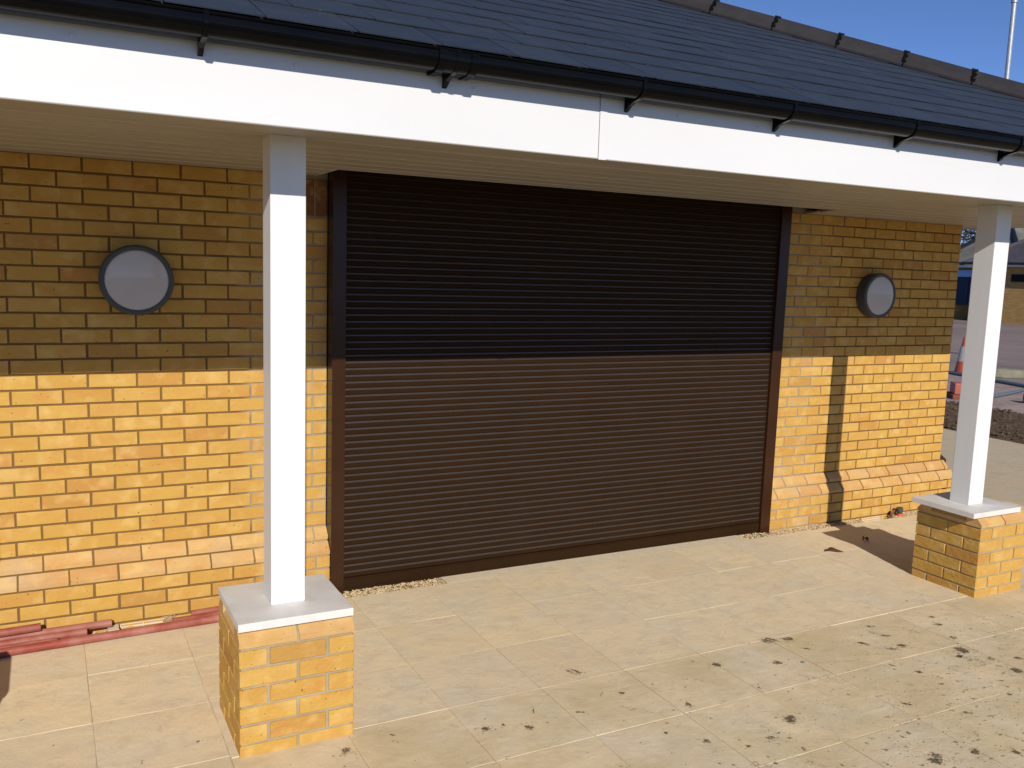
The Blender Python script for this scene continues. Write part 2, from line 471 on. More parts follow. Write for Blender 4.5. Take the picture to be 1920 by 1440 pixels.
def cant_me(wid, var, step=0.0435, dep=0.10):
    key = (round(wid, 4), var, step)
    if key in _cc: return _cc[key]
    rnd = random.Random(hash(key) & 0xffff); j = lambda a: rnd.uniform(-a, a)
    h = 0.065; v0 = 0.019
    prof = [(0.0, 0.0), (0.0, v0), (0.0025, v0 + 0.002), (step - 0.001, h), (dep, h), (dep, 0.0)]
    vs = []
    for x in (0, wid):
        for y, z in prof:
            vs.append((x + j(0.0007), y + j(0.0004), z + j(0.0007)))
    n = len(prof)
    fs = [(i, (i + 1) % n, n + (i + 1) % n, n + i) for i in range(n)] + [tuple(range(n))[::-1], tuple(range(n, 2 * n))]
    me = mesh('cant_brick', vs, fs)
    bm = bmesh.new(); bm.from_mesh(me); bmesh.ops.recalc_face_normals(bm, faces=bm.faces)
    bm.to_mesh(me); bm.free()
    _cc[key] = me
    return me
def put_brick(me, mat, parent, loc, rotz=0.0, name='brick', jit=0.0008):
    o = bpy.data.objects.new(name, me)
    if not me.materials: me.materials.append(mat)
    if me.materials[0] != mat:
        o.material_slots[0].link = 'OBJECT'; o.material_slots[0].material = mat
    COL.objects.link(o)
    o.location = (loc[0], loc[1] + random.uniform(-jit, jit), loc[2] + random.uniform(-jit, jit) * 0.6)
    o.rotation_euler = (0, random.uniform(-1, 1) * 0.0022, rotz)
    o.parent = parent
    return o

J = 0.010
PL = 0.087
def row_joints(r, a):
    """x of the perpend centres of row r, in stretcher bond from datum a"""
    return a if r % 2 else a + 0.1125
def lay_wall(root, x0, x1, a, far=None, name='brick'):
    """lay every course between x0 and x1; bricks beyond far go to the joined list"""
    rest = MB()
    for r in range(-6, 26):
        z = 0.375 + 0.075 * r + J / 2 if r >= -2 else 0.375 + 0.075 * r + J / 2
        cant = r in (-1, -2)
        y = 0.0 if r >= 0 else (-PL / 2 if r == -1 else -PL)
        xe = x1 + (0 if not (x1 > 5) else (PL if r < -1 else (PL / 2 if r == -1 else 0)))
        if x1 > 5 and r == -2: xe = x1 + PL
        z0 = 0.375 + 0.075 * r + J / 2
        d = row_joints(r, a)
        k0 = math.floor((x0 - d) / 0.225) - 1
        edges = [d + 0.225 * k for k in range(k0, k0 + 40)]
        if x1 < 1 and r >= 23: xe = 0.121
        pcs = []
        for e0, e1 in zip(edges, edges[1:]):
            s0 = max(e0 + J / 2, x0); s1 = min(e1 - J / 2, xe)
            if xe - s1 < 0.03 and s1 < xe: s1 = xe
            if s1 - s0 < 0.03: continue
            if pcs and s0 < pcs[-1][1]: continue
            pcs.append((s0, s1))
        for s0, s1 in pcs:
            wdt = round((s1 - s0) * 500) / 500
            skip = False
            for ax0, ax1 in AIR:
                if r == -6 and False: skip = True
                if r == -6 + 0: pass
                if r == -6: continue
                if z0 < -0.01 and s1 > ax0 and s0 < ax1: skip = True
            if r < -6 or z0 < -0.09: continue
            if skip:
                continue
            vdx = random.randrange(3)
            if cant:
                me = cant_me(wdt, vdx, PL / 2); mt = M_cant
            else:
                me = brick_me(wdt, 0.065, 0.1, vdx)
                near = (x1 < 1 and s0 > 0.0) or (x1 > 5 and s1 < 4.15)
                mt = M_brick_new if near and random.random() < 0.75 else M_brick
            if far is not None and (s1 < far if x1 < 1 else False):
                rest.add([(v.co.x + s0, v.co.y + y, v.co.z + z0) for v in me.vertices], [tuple(p.vertices) for p in me.polygons])
                continue
            put_brick(me, mt, root, (s0, y, z0), 0, 'plinth_brick' if cant else 'brick')
    return rest
AIR = []
# ------------------------------------------------------------------ the two brick walls
A_L, B_R = -0.1014, 5.4818
XL0, XL1 = -4.6, 0.430
XR0, XR1 = 3.728, 5.700
WT = 2.32
def wall_core(root, x0, x1, end):
    mb = MB()
    d = 0.0055
    e1 = x1 - (d if end else 0)
    mb.box(x0, e1, d, 0.30, -0.15, 2.60)
    me = mb.me('mortar')
    link('mortar_bed', me, M_mortar, root)
    # plinth backing, stepped
    mb = MB()
    pe = PL - d if end else 0
    mb.box(x0, x1 + pe, -PL + d, 0.2, -0.15, 0.2995 - 0.002)
    o = link('plinth_mortar', mb.me('plinth_mortar'), M_mortar, root)
    vs = [(-PL / 2 + d, 0.297), (-PL / 2 + d, 0.3222), (0.001, 0.3722), (0.02, 0.3722), (0.02, 0.297)]
    link('plinth_mortar', prism('plinth_mortar', vs, x0, x1 + (PL / 2 - d if end else 0)), M_mortar, root)
    return root
AIR_L = (-0.665, -0.445); AIR_R = (4.715, 4.945)

wl = empty('brick_wall', (0, 0, 0), 'yellow brick wall left of the brown shutter with red pipes lying at its foot', 'wall', 'yellow brick walls beside the shutter')
AIR = [AIR_L]
# mortar first: cut the core by its own recessed faces
def core_left():
    d = 0.0055
    mb = MB(); mb.box(XL0, XL1 - 0.002, d, 0.30, -0.15, 2.60)
    link('mortar_bed', mb.me('m'), M_mortar, wl)
core_left()
def plinth_core(root, x0, x1, endp):
    d = 0.0055
    mb = MB()
    # up to the arris of the lower plinth course, then follow the chamfers
    prof = [(0.004, -0.15), (-PL + d, -0.15), (-PL + d, 0.246), (-PL / 2 + d, 0.2965), (-PL / 2 + d, 0.3215), (0.004, 0.3715)]
    link('plinth_mortar', prism('pm', prof, x0, x1 + endp), M_mortar, root)
plinth_core(wl, XL0, XL1 - 0.006, 0)
rest = lay_wall(wl, XL0, XL1 - 0.003, A_L, far=-1.62)
o = link('far_brick', rest.me('far_bricks'), M_brick, wl); tag(o, kind='stuff')
# dark red soldier bricks at the top corner beside the shutter
for i in range(4):
    x = XL1 - 0.003 - 0.065 - i * 0.0745
    me = brick_me(0.065, 0.195, 0.1, i)
    b = put_brick(me, M_redbrick, wl, (x, 0, 2.105))
    b['label'] = 'dark red soldier brick at the top corner'

wr = empty('brick_wall', (0, 0, 0), 'yellow brick wall right of the shutter, crossed by the dark shadow of a post', 'wall', 'yellow brick walls beside the shutter')
AIR = [AIR_R]
def core_right():
    d = 0.0055
    mb = MB(); mb.box(XR0 + 0.002, XR1 - d, d, 6.0, -0.15, 2.60)
    link('mortar_bed', mb.me('m'), M_mortar, wr)
core_right()
plinth_core(wr, XR0 + 0.006, XR1, 0.0)
lay_wall(wr, XR0 + 0.003, XR1, B_R)
# the return wall round the corner
ret = MB()
for r in range(-5, 26):
    z0 = 0.375 + 0.075 * r + J / 2
    x = XR1 if r >= 0 else (XR1 + PL / 2 if r == -1 else XR1 + PL)
    ys = 0.102 if r % 2 == 0 else 0.1025 + 0.11
    k = 0
    while ys + k * 0.225 < 5.9:
        y0 = ys + k * 0.225 + J; k += 1
        me = cant_me(0.215, 0, PL / 2) if r in (-1, -2) else brick_me(0.215, 0.065, 0.1, k % 3)
        ret.add([(x - v.co.y, y0 + v.co.x, z0 + v.co.z) for v in me.vertices], [tuple(p.vertices) for p in me.polygons])
o = link('return_brick', ret.me('return_bricks'), M_brick, wr); tag(o, kind='stuff')
for r in range(-5, 0):           # short returns of the plinth at the corner
    z0 = 0.375 + 0.075 * r + J / 2
mbp = MB(); mbp.box(XR1 - 0.05, XR1 + PL - 0.0055, -PL + 0.0055, 6.0, -0.15, 0.246)
link('plinth_mortar', mbp.me('pm'), M_mortar, wr)

# air bricks in the course below paving level
def air_brick(root, x0, x1, lab):
    mb = MB()
    z0, z1 = -0.075, -0.008; y = -PL
    mb.box(x0, x1, y + 0.012, y + 0.03, z0, z1)
    n = 4
    hh = (z1 - z0)
    for i in range(n + 1):
        zc = z0 + hh * i / n
        mb.box(x0, x1, y, y + 0.012, max(z0, zc - 0.0045), min(z1, zc + 0.0045))
    for xx in (x0, (x0 + x1) / 2 - 0.003, x1 - 0.006):
        mb.box(xx, xx + 0.006, y - 0.001, y + 0.012, z0 - 0.001, z1 + 0.001)
    o = link('air_brick', mb.me('air_brick'), M_air, root)
    o['label'] = lab
air_brick(wl, AIR_L[0], AIR_L[1], 'cream slotted air brick behind the red pipes')
air_brick(wr, AIR_R[0], AIR_R[1], 'cream slotted air brick above the gravel')

# ------------------------------------------------------------------ roller shutter
sh = empty('roller_shutter', (2.07, -0.08, 0), 'closed dark brown roller shutter of narrow ridged slats between two brick walls', 'shutter')
def shp(name, me, mat, lab=None):
    o = link(name, me, mat, sh, (-2.07, 0.08, 0))
    if lab: o['label'] = lab
    return o
GL0, GL1, GR0, GR1 = 0.4295, 0.505, 3.636, 3.7265
P_ = 0.0377
def slat_me():
    z = lambda t: t * P_
    prof = [(0.0010, 0.0), (0.0, 0.0010), (-0.0004, 0.009), (-0.0004, 0.018), (0.0, 0.0245), (0.0005, 0.0295), (0.0013, 0.0332), (0.0048, 0.0356), (0.0056, 0.0377), (0.0145, 0.0377), (0.0145, 0.0)]
    me = prism('slat', prof, GL1 - 0.012, GR0 + 0.012)
    me.materials.append(M_shut); me.materials.append(M_ledge_shine)
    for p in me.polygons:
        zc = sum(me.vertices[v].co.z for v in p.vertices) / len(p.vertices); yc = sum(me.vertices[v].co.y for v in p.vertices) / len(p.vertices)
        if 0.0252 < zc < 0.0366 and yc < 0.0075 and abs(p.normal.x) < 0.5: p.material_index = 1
    return me
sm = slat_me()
zb = 0.0775
k = 0
while zb + k * P_ < 2.41:
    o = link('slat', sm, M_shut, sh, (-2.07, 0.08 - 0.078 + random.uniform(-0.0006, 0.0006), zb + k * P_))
    k += 1
prof = [(-0.078, 0.066), (-0.085, 0.062), (-0.085, 0.016), (-0.079, 0.013), (-0.079, -0.004), (-0.060, -0.004), (-0.060, 0.072), (-0.078, 0.072)]
shp('bottom_bar', prism('bb', prof, GL1 - 0.01, GR0 + 0.01), M_shut)
def guide(x0, x1, inner):
    me = boxme('guide', x0, x1, -0.100, -0.012, -0.02, 2.60, 0.003, 2)
    shp('guide', me, M_guide)
guide(GL0, GL1, 1); guide(GR0, GR1, -1)
shp('rear_wall', boxme('rw', GL0 + 0.004, GR1 - 0.004, 0.02, 0.06, -0.1, 2.6), M_dark)
shp('headbox', boxme('hb', 0.37, 3.78, -0.40, -0.105, 2.40, 2.60, 0.004), M_guide)

# ------------------------------------------------------------------ canopy: fascia, beam casing and soffit boards
ZS = 2.320
XE = 7.22
cp = empty('canopy', (0, -0.9, ZS), 'white canopy fascia and grooved board soffit over the shutter', 'canopy')
def cpp(name, me, mat, lab=None):
    o = link(name, me, mat, cp, (0, 0.9, -ZS))
    if lab: o['label'] = lab
    return o
def bx(x0, x1, y0, y1, z0, z1, bev=0.0015): return boxme('b', x0, x1, y0, y1, z0, z1, bev, 1)
cpp('fascia_board', bx(-4.6, 0.994, -1.81, -1.79, 2.300, 2.60, 0.003), M_white)
cpp('fascia_board', bx(0.996, XE, -1.8115, -1.79, 2.2985, 2.60, 0.003), M_white)
cpp('joint_cover', bx(0.992, 1.026, -1.8145, -1.8117, 2.2965, 2.60, 0.001), M_white)
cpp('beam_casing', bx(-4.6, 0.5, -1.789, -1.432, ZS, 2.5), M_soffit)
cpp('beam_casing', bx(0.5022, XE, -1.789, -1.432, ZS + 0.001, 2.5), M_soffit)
ylines = [-1.428, -1.227, -1.053, -0.901, -0.722, -0.557, -0.378, -0.202, -0.004]
NX0, NX1, NY = 0.355, 3.79, -0.43
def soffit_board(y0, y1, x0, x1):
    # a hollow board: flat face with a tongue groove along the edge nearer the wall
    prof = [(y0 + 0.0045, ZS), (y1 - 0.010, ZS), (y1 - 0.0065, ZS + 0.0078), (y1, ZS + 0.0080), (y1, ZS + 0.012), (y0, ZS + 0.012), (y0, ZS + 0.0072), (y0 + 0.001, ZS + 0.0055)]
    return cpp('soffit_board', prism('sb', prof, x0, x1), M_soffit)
for y1 in ylines[:-1]:
    spans = [(-4.6, 6.0)] if y1 < NY else [(-4.6, NX0 - 0.001), (3.95, 6.0)]
    for xa_, xb_ in spans:
        cpp('lip_highlight', prism('js', [(y1 - 0.0045, ZS - 0.0018), (y1 + 0.0005, ZS - 0.0018), (y1 + 0.0005, ZS + 0.006), (y1 - 0.0045, ZS + 0.006)], xa_, xb_), M_lip_light)  # added strip that draws the lit groove lip as a pale line
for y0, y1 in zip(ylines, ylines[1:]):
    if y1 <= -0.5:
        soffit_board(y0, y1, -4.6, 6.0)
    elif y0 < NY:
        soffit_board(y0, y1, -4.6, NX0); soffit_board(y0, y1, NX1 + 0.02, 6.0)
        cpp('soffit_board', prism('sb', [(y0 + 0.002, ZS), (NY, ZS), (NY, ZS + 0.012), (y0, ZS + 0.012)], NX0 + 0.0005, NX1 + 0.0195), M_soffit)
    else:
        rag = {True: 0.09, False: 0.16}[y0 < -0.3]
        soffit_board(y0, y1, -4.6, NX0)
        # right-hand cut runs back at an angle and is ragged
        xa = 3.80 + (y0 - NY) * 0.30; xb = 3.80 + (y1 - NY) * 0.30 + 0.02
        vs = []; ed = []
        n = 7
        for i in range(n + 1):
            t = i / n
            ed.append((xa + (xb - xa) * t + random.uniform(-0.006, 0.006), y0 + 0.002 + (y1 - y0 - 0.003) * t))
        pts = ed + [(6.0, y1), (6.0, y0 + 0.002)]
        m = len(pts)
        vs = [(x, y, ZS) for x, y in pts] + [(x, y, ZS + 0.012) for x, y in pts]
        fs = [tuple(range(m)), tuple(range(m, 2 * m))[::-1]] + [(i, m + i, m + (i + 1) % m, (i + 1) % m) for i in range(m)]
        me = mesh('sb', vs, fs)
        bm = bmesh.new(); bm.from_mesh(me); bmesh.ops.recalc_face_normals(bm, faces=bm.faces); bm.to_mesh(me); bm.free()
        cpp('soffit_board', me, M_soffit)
cpp('edge_trim', bx(NX0, NX1 - 0.1, NY, NY + 0.004, ZS - 0.0015, ZS + 0.03, 0), M_white)
cpp('edge_trim', bx(NX0, NX0 + 0.004, NY + 0.005, -0.004, ZS - 0.0015, ZS + 0.03, 0), M_white)
cpp('backing', bx(-4.6, 0.34, -1.40, -0.002, ZS + 0.03, ZS + 0.05, 0), M_dark)
cpp('backing', bx(4.0, 6.0, -1.40, -0.002, ZS + 0.03, ZS + 0.05, 0), M_dark)
cpp('backing', bx(0.342, 3.998, -1.40, -0.44, ZS + 0.03, ZS + 0.05, 0), M_dark)
cpp('end_closer', bx(6.0005, 6.012, -1.43, 6.0, ZS, ZS + 0.12, 0), M_white)
cpp('side_soffit', bx(5.72, 5.9995, 0.004, 6.0, ZS + 0.001, ZS + 0.012, 0), M_soffit)
cpp('side_soffit', bx(6.0125, XE - 0.03, -1.43, 6.0, ZS + 0.085, ZS + 0.1, 0), M_soffit)
cpp('side_fascia', bx(XE - 0.029, XE - 0.01, -1.789, 6.0, ZS + 0.07, 2.60, 0.002), M_white)
# screw cover caps along the fascia
for x in (-0.86, -0.2, 0.45, 1.37, 1.8, 2.35, 3.1):
    mb = MB(); tube(mb, (x, -1.8122, 2.50), (x, -1.8142, 2.50), 0.007, 0.006, 10)
    cpp('cover_cap', mb.me('cap'), M_white)

# ------------------------------------------------------------------ gutter
GY, GZ, GRAD = -1.876, 2.584, 0.056
gt = empty('rain_gutter', (0, GY, GZ), 'long black half-round gutter running along the white fascia under the slates', 'gutter')
def gprof(o):
    """outer section of the gutter grown by o: front lip, deep front, rounded corner, flat sole, back"""
    p = [(-1.9335 - o, 2.592), (-1.9335 - o, 2.572)]
    cx, cz, rx, rz = -1.8855, 2.570, 0.048 + o, 0.0405 + o
    for i in range(1, 9):
        a = math.pi + (math.pi / 2) * i / 8 * 0.97
        p.append((cx + rx * math.cos(a), cz + rz * math.sin(a)))
    p += [(-1.834, 2.5285 - o), (-1.822, 2.5315 - o), (-1.8165 + min(o, 0.003), 2.538), (-1.8165 + min(o, 0.003), 2.600)]
    return p
def gp(name, me, mat=None):
    return link(name, me, mat or M_gutter, gt, (0, -GY, -GZ))
def gutter_len(x0, x1):
    o_ = gprof(0.0); i_ = [(y + (0.0025 if y < -1.86 else (0 if y < -1.825 else -0.0025)), z + (0.0025 if z < 2.56 else 0)) for y, z in o_][::-1]
    lip = [(-1.9310, 2.5955), (-1.9325, 2.5985), (-1.9385, 2.5985), (-1.9405, 2.5945), (-1.9385, 2.590), (-1.9340, 2.588)]
    me = prism('g', o_ + i_ + lip, x0, x1)
    for p in me.polygons:
        if len(p.vertices) == 4: p.use_smooth = True
    me.set_sharp_from_angle(angle=R(38))
    return me
gp('gutter_length', gutter_len(-4.6, 0.3295)); gp('gutter_length', gutter_len(0.3305, XE + 0.05))
def strap(x, wd, r0, r1, name='gutter_bracket', foot=True):
    o0 = max(0.0004, r0 - GRAD); o1 = r1 - GRAD
    oo = gprof(o1)
    ii = gprof(o0)[::-1]
    if foot:
        oo = [(-1.9335 - o1, 2.600)] + oo[:-6] + [(-1.868, 2.519), (-1.842, 2.508), (-1.822, 2.494), (-1.8106, 2.489), (-1.8106, 2.534)]
        ii = [(-1.8164, 2.5365)] + ii[2:] + [(-1.9335 - o0, 2.600)]
        poly = oo + ii
    else:
        poly = oo + ii
    return gp(name, prism('s', poly, x - wd / 2, x + wd / 2))
BX = [-2.06, -1.28, -0.50, 0.330, 1.112, 1.892, 2.660, 3.440, 4.22, 5.0, 5.78, 6.56]
for x in BX:
    strap(x, 0.016, GRAD + 0.0006, GRAD + 0.0065)
strap(0.272, 0.028, GRAD + 0.0004, GRAD + 0.008, 'union_band', False)
strap(0.392, 0.028, GRAD + 0.0004, GRAD + 0.008, 'union_band', False)
strap(0.332, 0.10, GRAD + 0.0003, GRAD + 0.004, 'union_socket', False)

# ------------------------------------------------------------------ slate roof with hip
TH = R(23.7)
rf = empty('slate_roof', (2.0, -1.88, 2.615), 'dark blue-grey slate roof with a brown-grey tiled hip above the black gutter', 'roof')
P0 = Vector((0, -1.88, 2.615)); S = Vector((0, math.cos(TH), math.sin(TH))); N = Vector((0, -math.sin(TH), math.cos(TH)))
XC = 7.23
def rp(x, s, n=0.0): return Vector((x, 0, 0)) + P0 + S * s + N * n
def rlink(name, me, mat):
    return link(name, me, mat, rf, (-2.0, 1.88, -2.615))
SMAX = 5.18 / math.cos(TH)
xr = XC - 5.18
zr = 2.615 + 5.18 * math.tan(TH)
mb = MB()
dz = -0.014
mb.add([rp(-4.6, 0.0, dz), rp(XC, 0.0, dz), rp(xr, SMAX, dz), rp(-4.6, SMAX, dz)], [(0, 1, 2, 3)])
mb.add([(XC, -1.88, 2.60), (XC, 8.48, 2.60), (xr, 3.3, zr - 0.015)], [(0, 1, 2)])
mb.add([(XC, 8.48, 2.60), (-4.6, 8.48, 2.60), (-4.6, 3.3, zr - 0.015), (xr, 3.3, zr - 0.015)], [(0, 1, 2, 3)])
rlink('roof_deck', mb.me('deck'), M_farroof)
mb = MB(); mb.add([rp(-4.6, 0.004, -0.020), rp(XC, 0.004, -0.020), rp(XC, 0.004, -0.004), rp(-4.6, 0.004, -0.004), rp(-4.6, 0.25, -0.020), rp(XC, 0.25, -0.020)], [(0, 1, 2, 3), (0, 4, 5, 1)])
rlink('eaves_tray', mb.me('tray'), M_gutter)
def clip(poly, smax_fn):
    out = []
    for i in range(len(poly)):
        a = poly[i]; b = poly[(i + 1) % len(poly)]
        fa = smax_fn(a); fb = smax_fn(b)
        if fa <= 0: out.append(a)
        if (fa <= 0) != (fb <= 0):
            t = fa / (fa - fb); out.append((a[0] + (b[0] - a[0]) * t, a[1] + (b[1] - a[1]) * t))
    return out
hipf = lambda q: q[0] + q[1] * math.cos(TH) - (XC - 0.02)
SW, GA = 0.3015, 0.283
restS = MB(); nS = 0
_sm = {}
def slate_solid(poly, s0, s1):
    # thin wedge: the tail stands proud, the head tucks under the course above
    top = []; bot = []
    for x, s in poly:
        t = (s - s0) / (s1 - s0)
        hn = 0.0075 * (1 - t) + 0.001 * t
        top.append((x, s, hn)); bot.append((x, s, hn - 0.0045))
    m = len(poly)
    vs = [Vector((x, 0, 0)) + S * s + N * n for x, s, n in top + bot]
    fs = [tuple(range(m)), tuple(range(m, 2 * m))[::-1]] + [(i, m + i, m + (i + 1) % m, (i + 1) % m) for i in range(m)]
    return vs, fs
rowS = [0.0] + [0.305 + GA * k for k in range(18)]
for r, s0 in enumerate(rowS):
    if s0 > SMAX - 0.1: break
    s1 = s0 + GA + 0.03 + (0.022 if r == 0 else 0)
    off = 0.292 + (SW / 2 if r % 2 else 0)
    k0 = int((-4.6 - off) / SW) - 1
    for k in range(k0, 60):
        x0 = off + k * SW + 0.0022; x1 = x0 + SW - 0.0044
        if x0 < -4.7: continue
        if x0 + s0 * math.cos(TH) > XC - 0.05: break
        js = random.uniform(-0.003, 0.003)
        full = x1 + s1 * math.cos(TH) < XC - 0.02
        vis = (x0 > -1.0 + 1.15 * s0) and (s0 < 3.75) and x0 < 6.3 - 0.0 * s0
        if full:
            key = (r == 0, random.randrange(3))
            if key not in _sm:
                jj = random.Random(5 + key[1])
                ln = s1 - s0
                vs, fs = slate_solid([(0, 0), (SW * 0.35, jj.uniform(-0.002, 0.002)), (SW - 0.0044, jj.uniform(-0.001, 0.002)), (SW - 0.0044, ln), (0, ln)], 0, ln)
                _sm[key] = mesh('slate', vs, fs); _sm[key].materials.append(M_slate)
            me = _sm[key]; loc = rp(x0, s0 + js)
            if vis and nS < 298:
                o = bpy.data.objects.new('slate', me); COL.objects.link(o); o.parent = rf
                o.location = loc - Vector((2.0, -1.88, 2.615)); o.rotation_euler = (random.uniform(-1, 1) * 0.004, random.uniform(-1, 1) * 0.003, random.uniform(-1, 1) * 0.003)
                nS += 1
            else:
                restS.add([v.co + loc for v in me.vertices], [tuple(p.vertices) for p in me.polygons])
        else:
            poly = clip([(x0, s0 + js), (x1, s0 + js), (x1, s1), (x0, s1)], hipf)
            if len(poly) < 3: continue
            vs, fs = slate_solid(poly, s0, s1)
            vs = [v + P0 for v in vs]
            if vis and nS < 298:
                c0 = vs[0].copy()
                o = link('slate', mesh('slate', [v - c0 for v in vs], fs), M_slate, rf, c0 - Vector((2.0, -1.88, 2.615)))
                nS += 1
            else:
                restS.add(vs, fs)
o = rlink('outer_slate', restS.me('outer_slates'), M_slate); tag(o, kind='stuff')
# hip tiles
H0 = rp(XC, 0, 0); U = Vector((-1, 1, math.tan(TH))).normalized()
N2 = Vector((math.sin(TH), 0, math.cos(TH)))
W1 = U.cross(N).normalized();  W1 = W1 if W1.z < 0 else -W1
W2 = U.cross(N2).normalized(); W2 = W2 if W2.z < 0 else -W2
UPV = (N + N2).normalized()
def hip_tile_me(L):
    wg = 0.150
    def ring(t, lift):
        a = U * t
        pts = [W1 * wg + N * (0.024 + lift), W1 * 0.028 + UPV * (0.098 + lift), UPV * (0.108 + lift), W2 * 0.028 + UPV * (0.098 + lift), W2 * wg + N2 * (0.024 + lift)]
        inn = [W2 * wg + N2 * (0.006 + lift), W2 * 0.028 + UPV * (0.080 + lift), UPV * (0.090 + lift), W1 * 0.028 + UPV * (0.080 + lift), W1 * wg + N * (0.006 + lift)]
        return [a + p for p in pts + inn]
    v = ring(0, 0.0) + ring(L, 0.0)
    n = 10
    fs = [(i, (i + 1) % n, n + (i + 1) % n, n + i) for i in range(n)] + [tuple(range(n))[::-1], tuple(range(n, 2 * n))]
    me = mesh('hip_tile', v, fs)
    bm = bmesh.new(); bm.from_mesh(me); bmesh.ops.recalc_face_normals(bm, faces=bm.faces); bm.to_mesh(me); bm.free()
    return me
GH = 0.5225
tm = hip_tile_me(GH - 0.010); tm.materials.append(M_ridge)
Lh = 5.18 * math.sqrt(2 + math.tan(TH) ** 2)
# joint position matched along the hip: (4.63, 0.47) on the lower edge
t_ref = ((XC - 4.63) + (0.47 + 1.88)) / 2 * math.sqrt(2 + math.tan(TH) ** 2)
t0 = t_ref % GH
k = -1
clipme = None
while t0 + k * GH < Lh - 0.2:
    t = t0 + k * GH
    if t > -0.1:
        o = bpy.data.objects.new('hip_tile', tm); COL.objects.link(o); o.parent = rf
        o.location = H0 + U * (t + 0.005) - Vector((2.0, -1.88, 2.615)); o.rotation_euler = (random.uniform(-1, 1) * 0.006, random.uniform(-1, 1) * 0.006, random.uniform(-1, 1) * 0.004)
        if clipme is None:
            m2 = MB()
            for wv, nv in ((W1, N), (W2, N2)):
                for q in range(4):
                    f0 = 0.015 + q * 0.036
                    base = wv * f0 + nv * (0.030 + 0.072 * (1 - f0 / 0.15))
                    sz = 0.011 + 0.004 * (q % 2)
                    for sx in (-1, 1):
                        pass
                    c = base + U * (0.004 * (-1) ** q)
                    vs = [c + U * a * sz + wv * b * 0.014 + nv * cc * 0.012 for a in (-1, 1) for b in (-1, 1) for cc in (-1, 1)]
                    m2.add(vs, [(0, 1, 3, 2), (4, 6, 7, 5), (0, 4, 5, 1), (2, 3, 7, 6), (0, 2, 6, 4), (1, 5, 7, 3)])
            c = UPV * 0.113
            vs = [c + U * a * 0.024 + W1 * b * 0.018 + UPV * cc * 0.005 for a in (-1, 1) for b in (-1, 1) for cc in (-1, 1)]
            m2.add(vs, [(0, 1, 3, 2), (4, 6, 7, 5), (0, 4, 5, 1), (2, 3, 7, 6), (0, 2, 6, 4), (1, 5, 7, 3)])
            clipme = m2.me('union_clip'); clipme.materials.append(M_clip)
        o = bpy.data.objects.new('union_clip', clipme); COL.objects.link(o); o.parent = rf
        o.location = H0 + U * t - Vector((2.0, -1.88, 2.615))
    k += 1
m2 = MB()
for wv, nv in ((W1, N), (W2, N2)):
    vs = [H0 + U * a + wv * b + nv * c for a in (0.05, Lh) for b in (0.0, 0.155) for c in (0.004, 0.0085)]
    m2.add(vs, [(0, 1, 3, 2), (4, 6, 7, 5), (0, 4, 5, 1), (2, 3, 7, 6), (0, 2, 6, 4), (1, 5, 7, 3)])
rlink('hip_roll', m2.me('hip_roll'), M_clip)

# ------------------------------------------------------------------ canopy columns: brick pier, cap and post
def column(px, pcx, cy, label, capx=None):
    """px pier centre x, pcx centre of cap and post"""
    t = empty('canopy_column', (px, cy, 0), label, 'column', 'white posts on yellow brick piers along the canopy')
    h = 0.22
    mb = MB(); e = 0.006
    mb.box(-h + e, h - e, -h + e, h - e, -0.08, 0.4195)
    q1, q2 = h - e, h - e - 0.044
    mb.add([(a * q, b * q, z) for q, z in ((q1, 0.4196), (q1, 0.4440), (q2, 0.4885)) for a, b in ((-1, -1), (1, -1), (1, 1), (-1, 1))],
           [(i + k, (i + 1) % 4 + k, (i + 1) % 4 + k + 4, i + k + 4) for k in (0, 4) for i in range(4)] + [(8, 9, 10, 11)])
    link('pier_mortar', mb.me('pier_mortar'), M_mortar_pier, t)
    def side(rot, pieces, z0, hg, cant=False):
        for x0, wdt in pieces:
            me = brick_me(wdt, hg, 0.1, random.randrange(3)) if not cant else cant_me(wdt, random.randrange(2), 0.0452, 0.1)
            v = Vector((x0, -h, 0)); v.rotate(Matrix.Rotation(rot, 3, 'Z'))
            o = put_brick(me, M_brick_pier if not cant else M_cant, t, (v.x, v.y, z0), rot, 'brick', 0.001)
    zc = [(-0.035, 0.0765, 0)] + [(0.0525 + 0.075 * k, 0.065, (k + 1) % 2) for k in range(5)] + [(0.4275, 0.062, 0)]
    for i, (z0, hg, typ) in enumerate(zc):
        cant = i == 6
        full = [(-h, 0.215), (-h + 0.225, 0.215)]
        mid = [(-h + 0.1125, 0.215)]
        if cant:
            # cant bricks on all four faces, mitred short so that they meet at the corners
            for q in range(4):
                side(q * math.pi / 2, [(-h + 0.0, 0.215), (-h + 0.225, 0.215)] if q % 2 == 0 else [(-h + 0.101, 0.238)], z0, hg, True)
            continue
        for q in range(4):
            if (q % 2 == 0) == (typ == 0): side(q * math.pi / 2, full, z0, hg)
            else: side(q * math.pi / 2, mid, z0, hg)
    dx = pcx - px
    cx_ = dx if capx is None else capx - px
    cap = link('cap', boxme('cap', -0.22 + cx_, 0.22 + cx_, -0.213, 0.213, 0.4905, 0.522, 0.0025, 2), M_cap, t)
    link('post', boxme('post', -0.0665 + dx, 0.0665 + dx, -0.065, 0.064, 0.522, ZS + 0.0005, 0.004, 2), M_post, t)
    return t
CY = -1.395
c1 = column(-0.137, -0.139, CY, 'nearer white post on a square brick pier, left of the shutter')
c2 = column(4.125, 4.055, CY - 0.006, 'farther white post on a square brick pier, right of the shutter')
c3 = column(-1.605, -1.640, CY, 'white post on a brick pier just outside the left edge, casting the shadow at lower left', -1.605)
# make sure the cap of the far pier overhangs to the left as it does on site

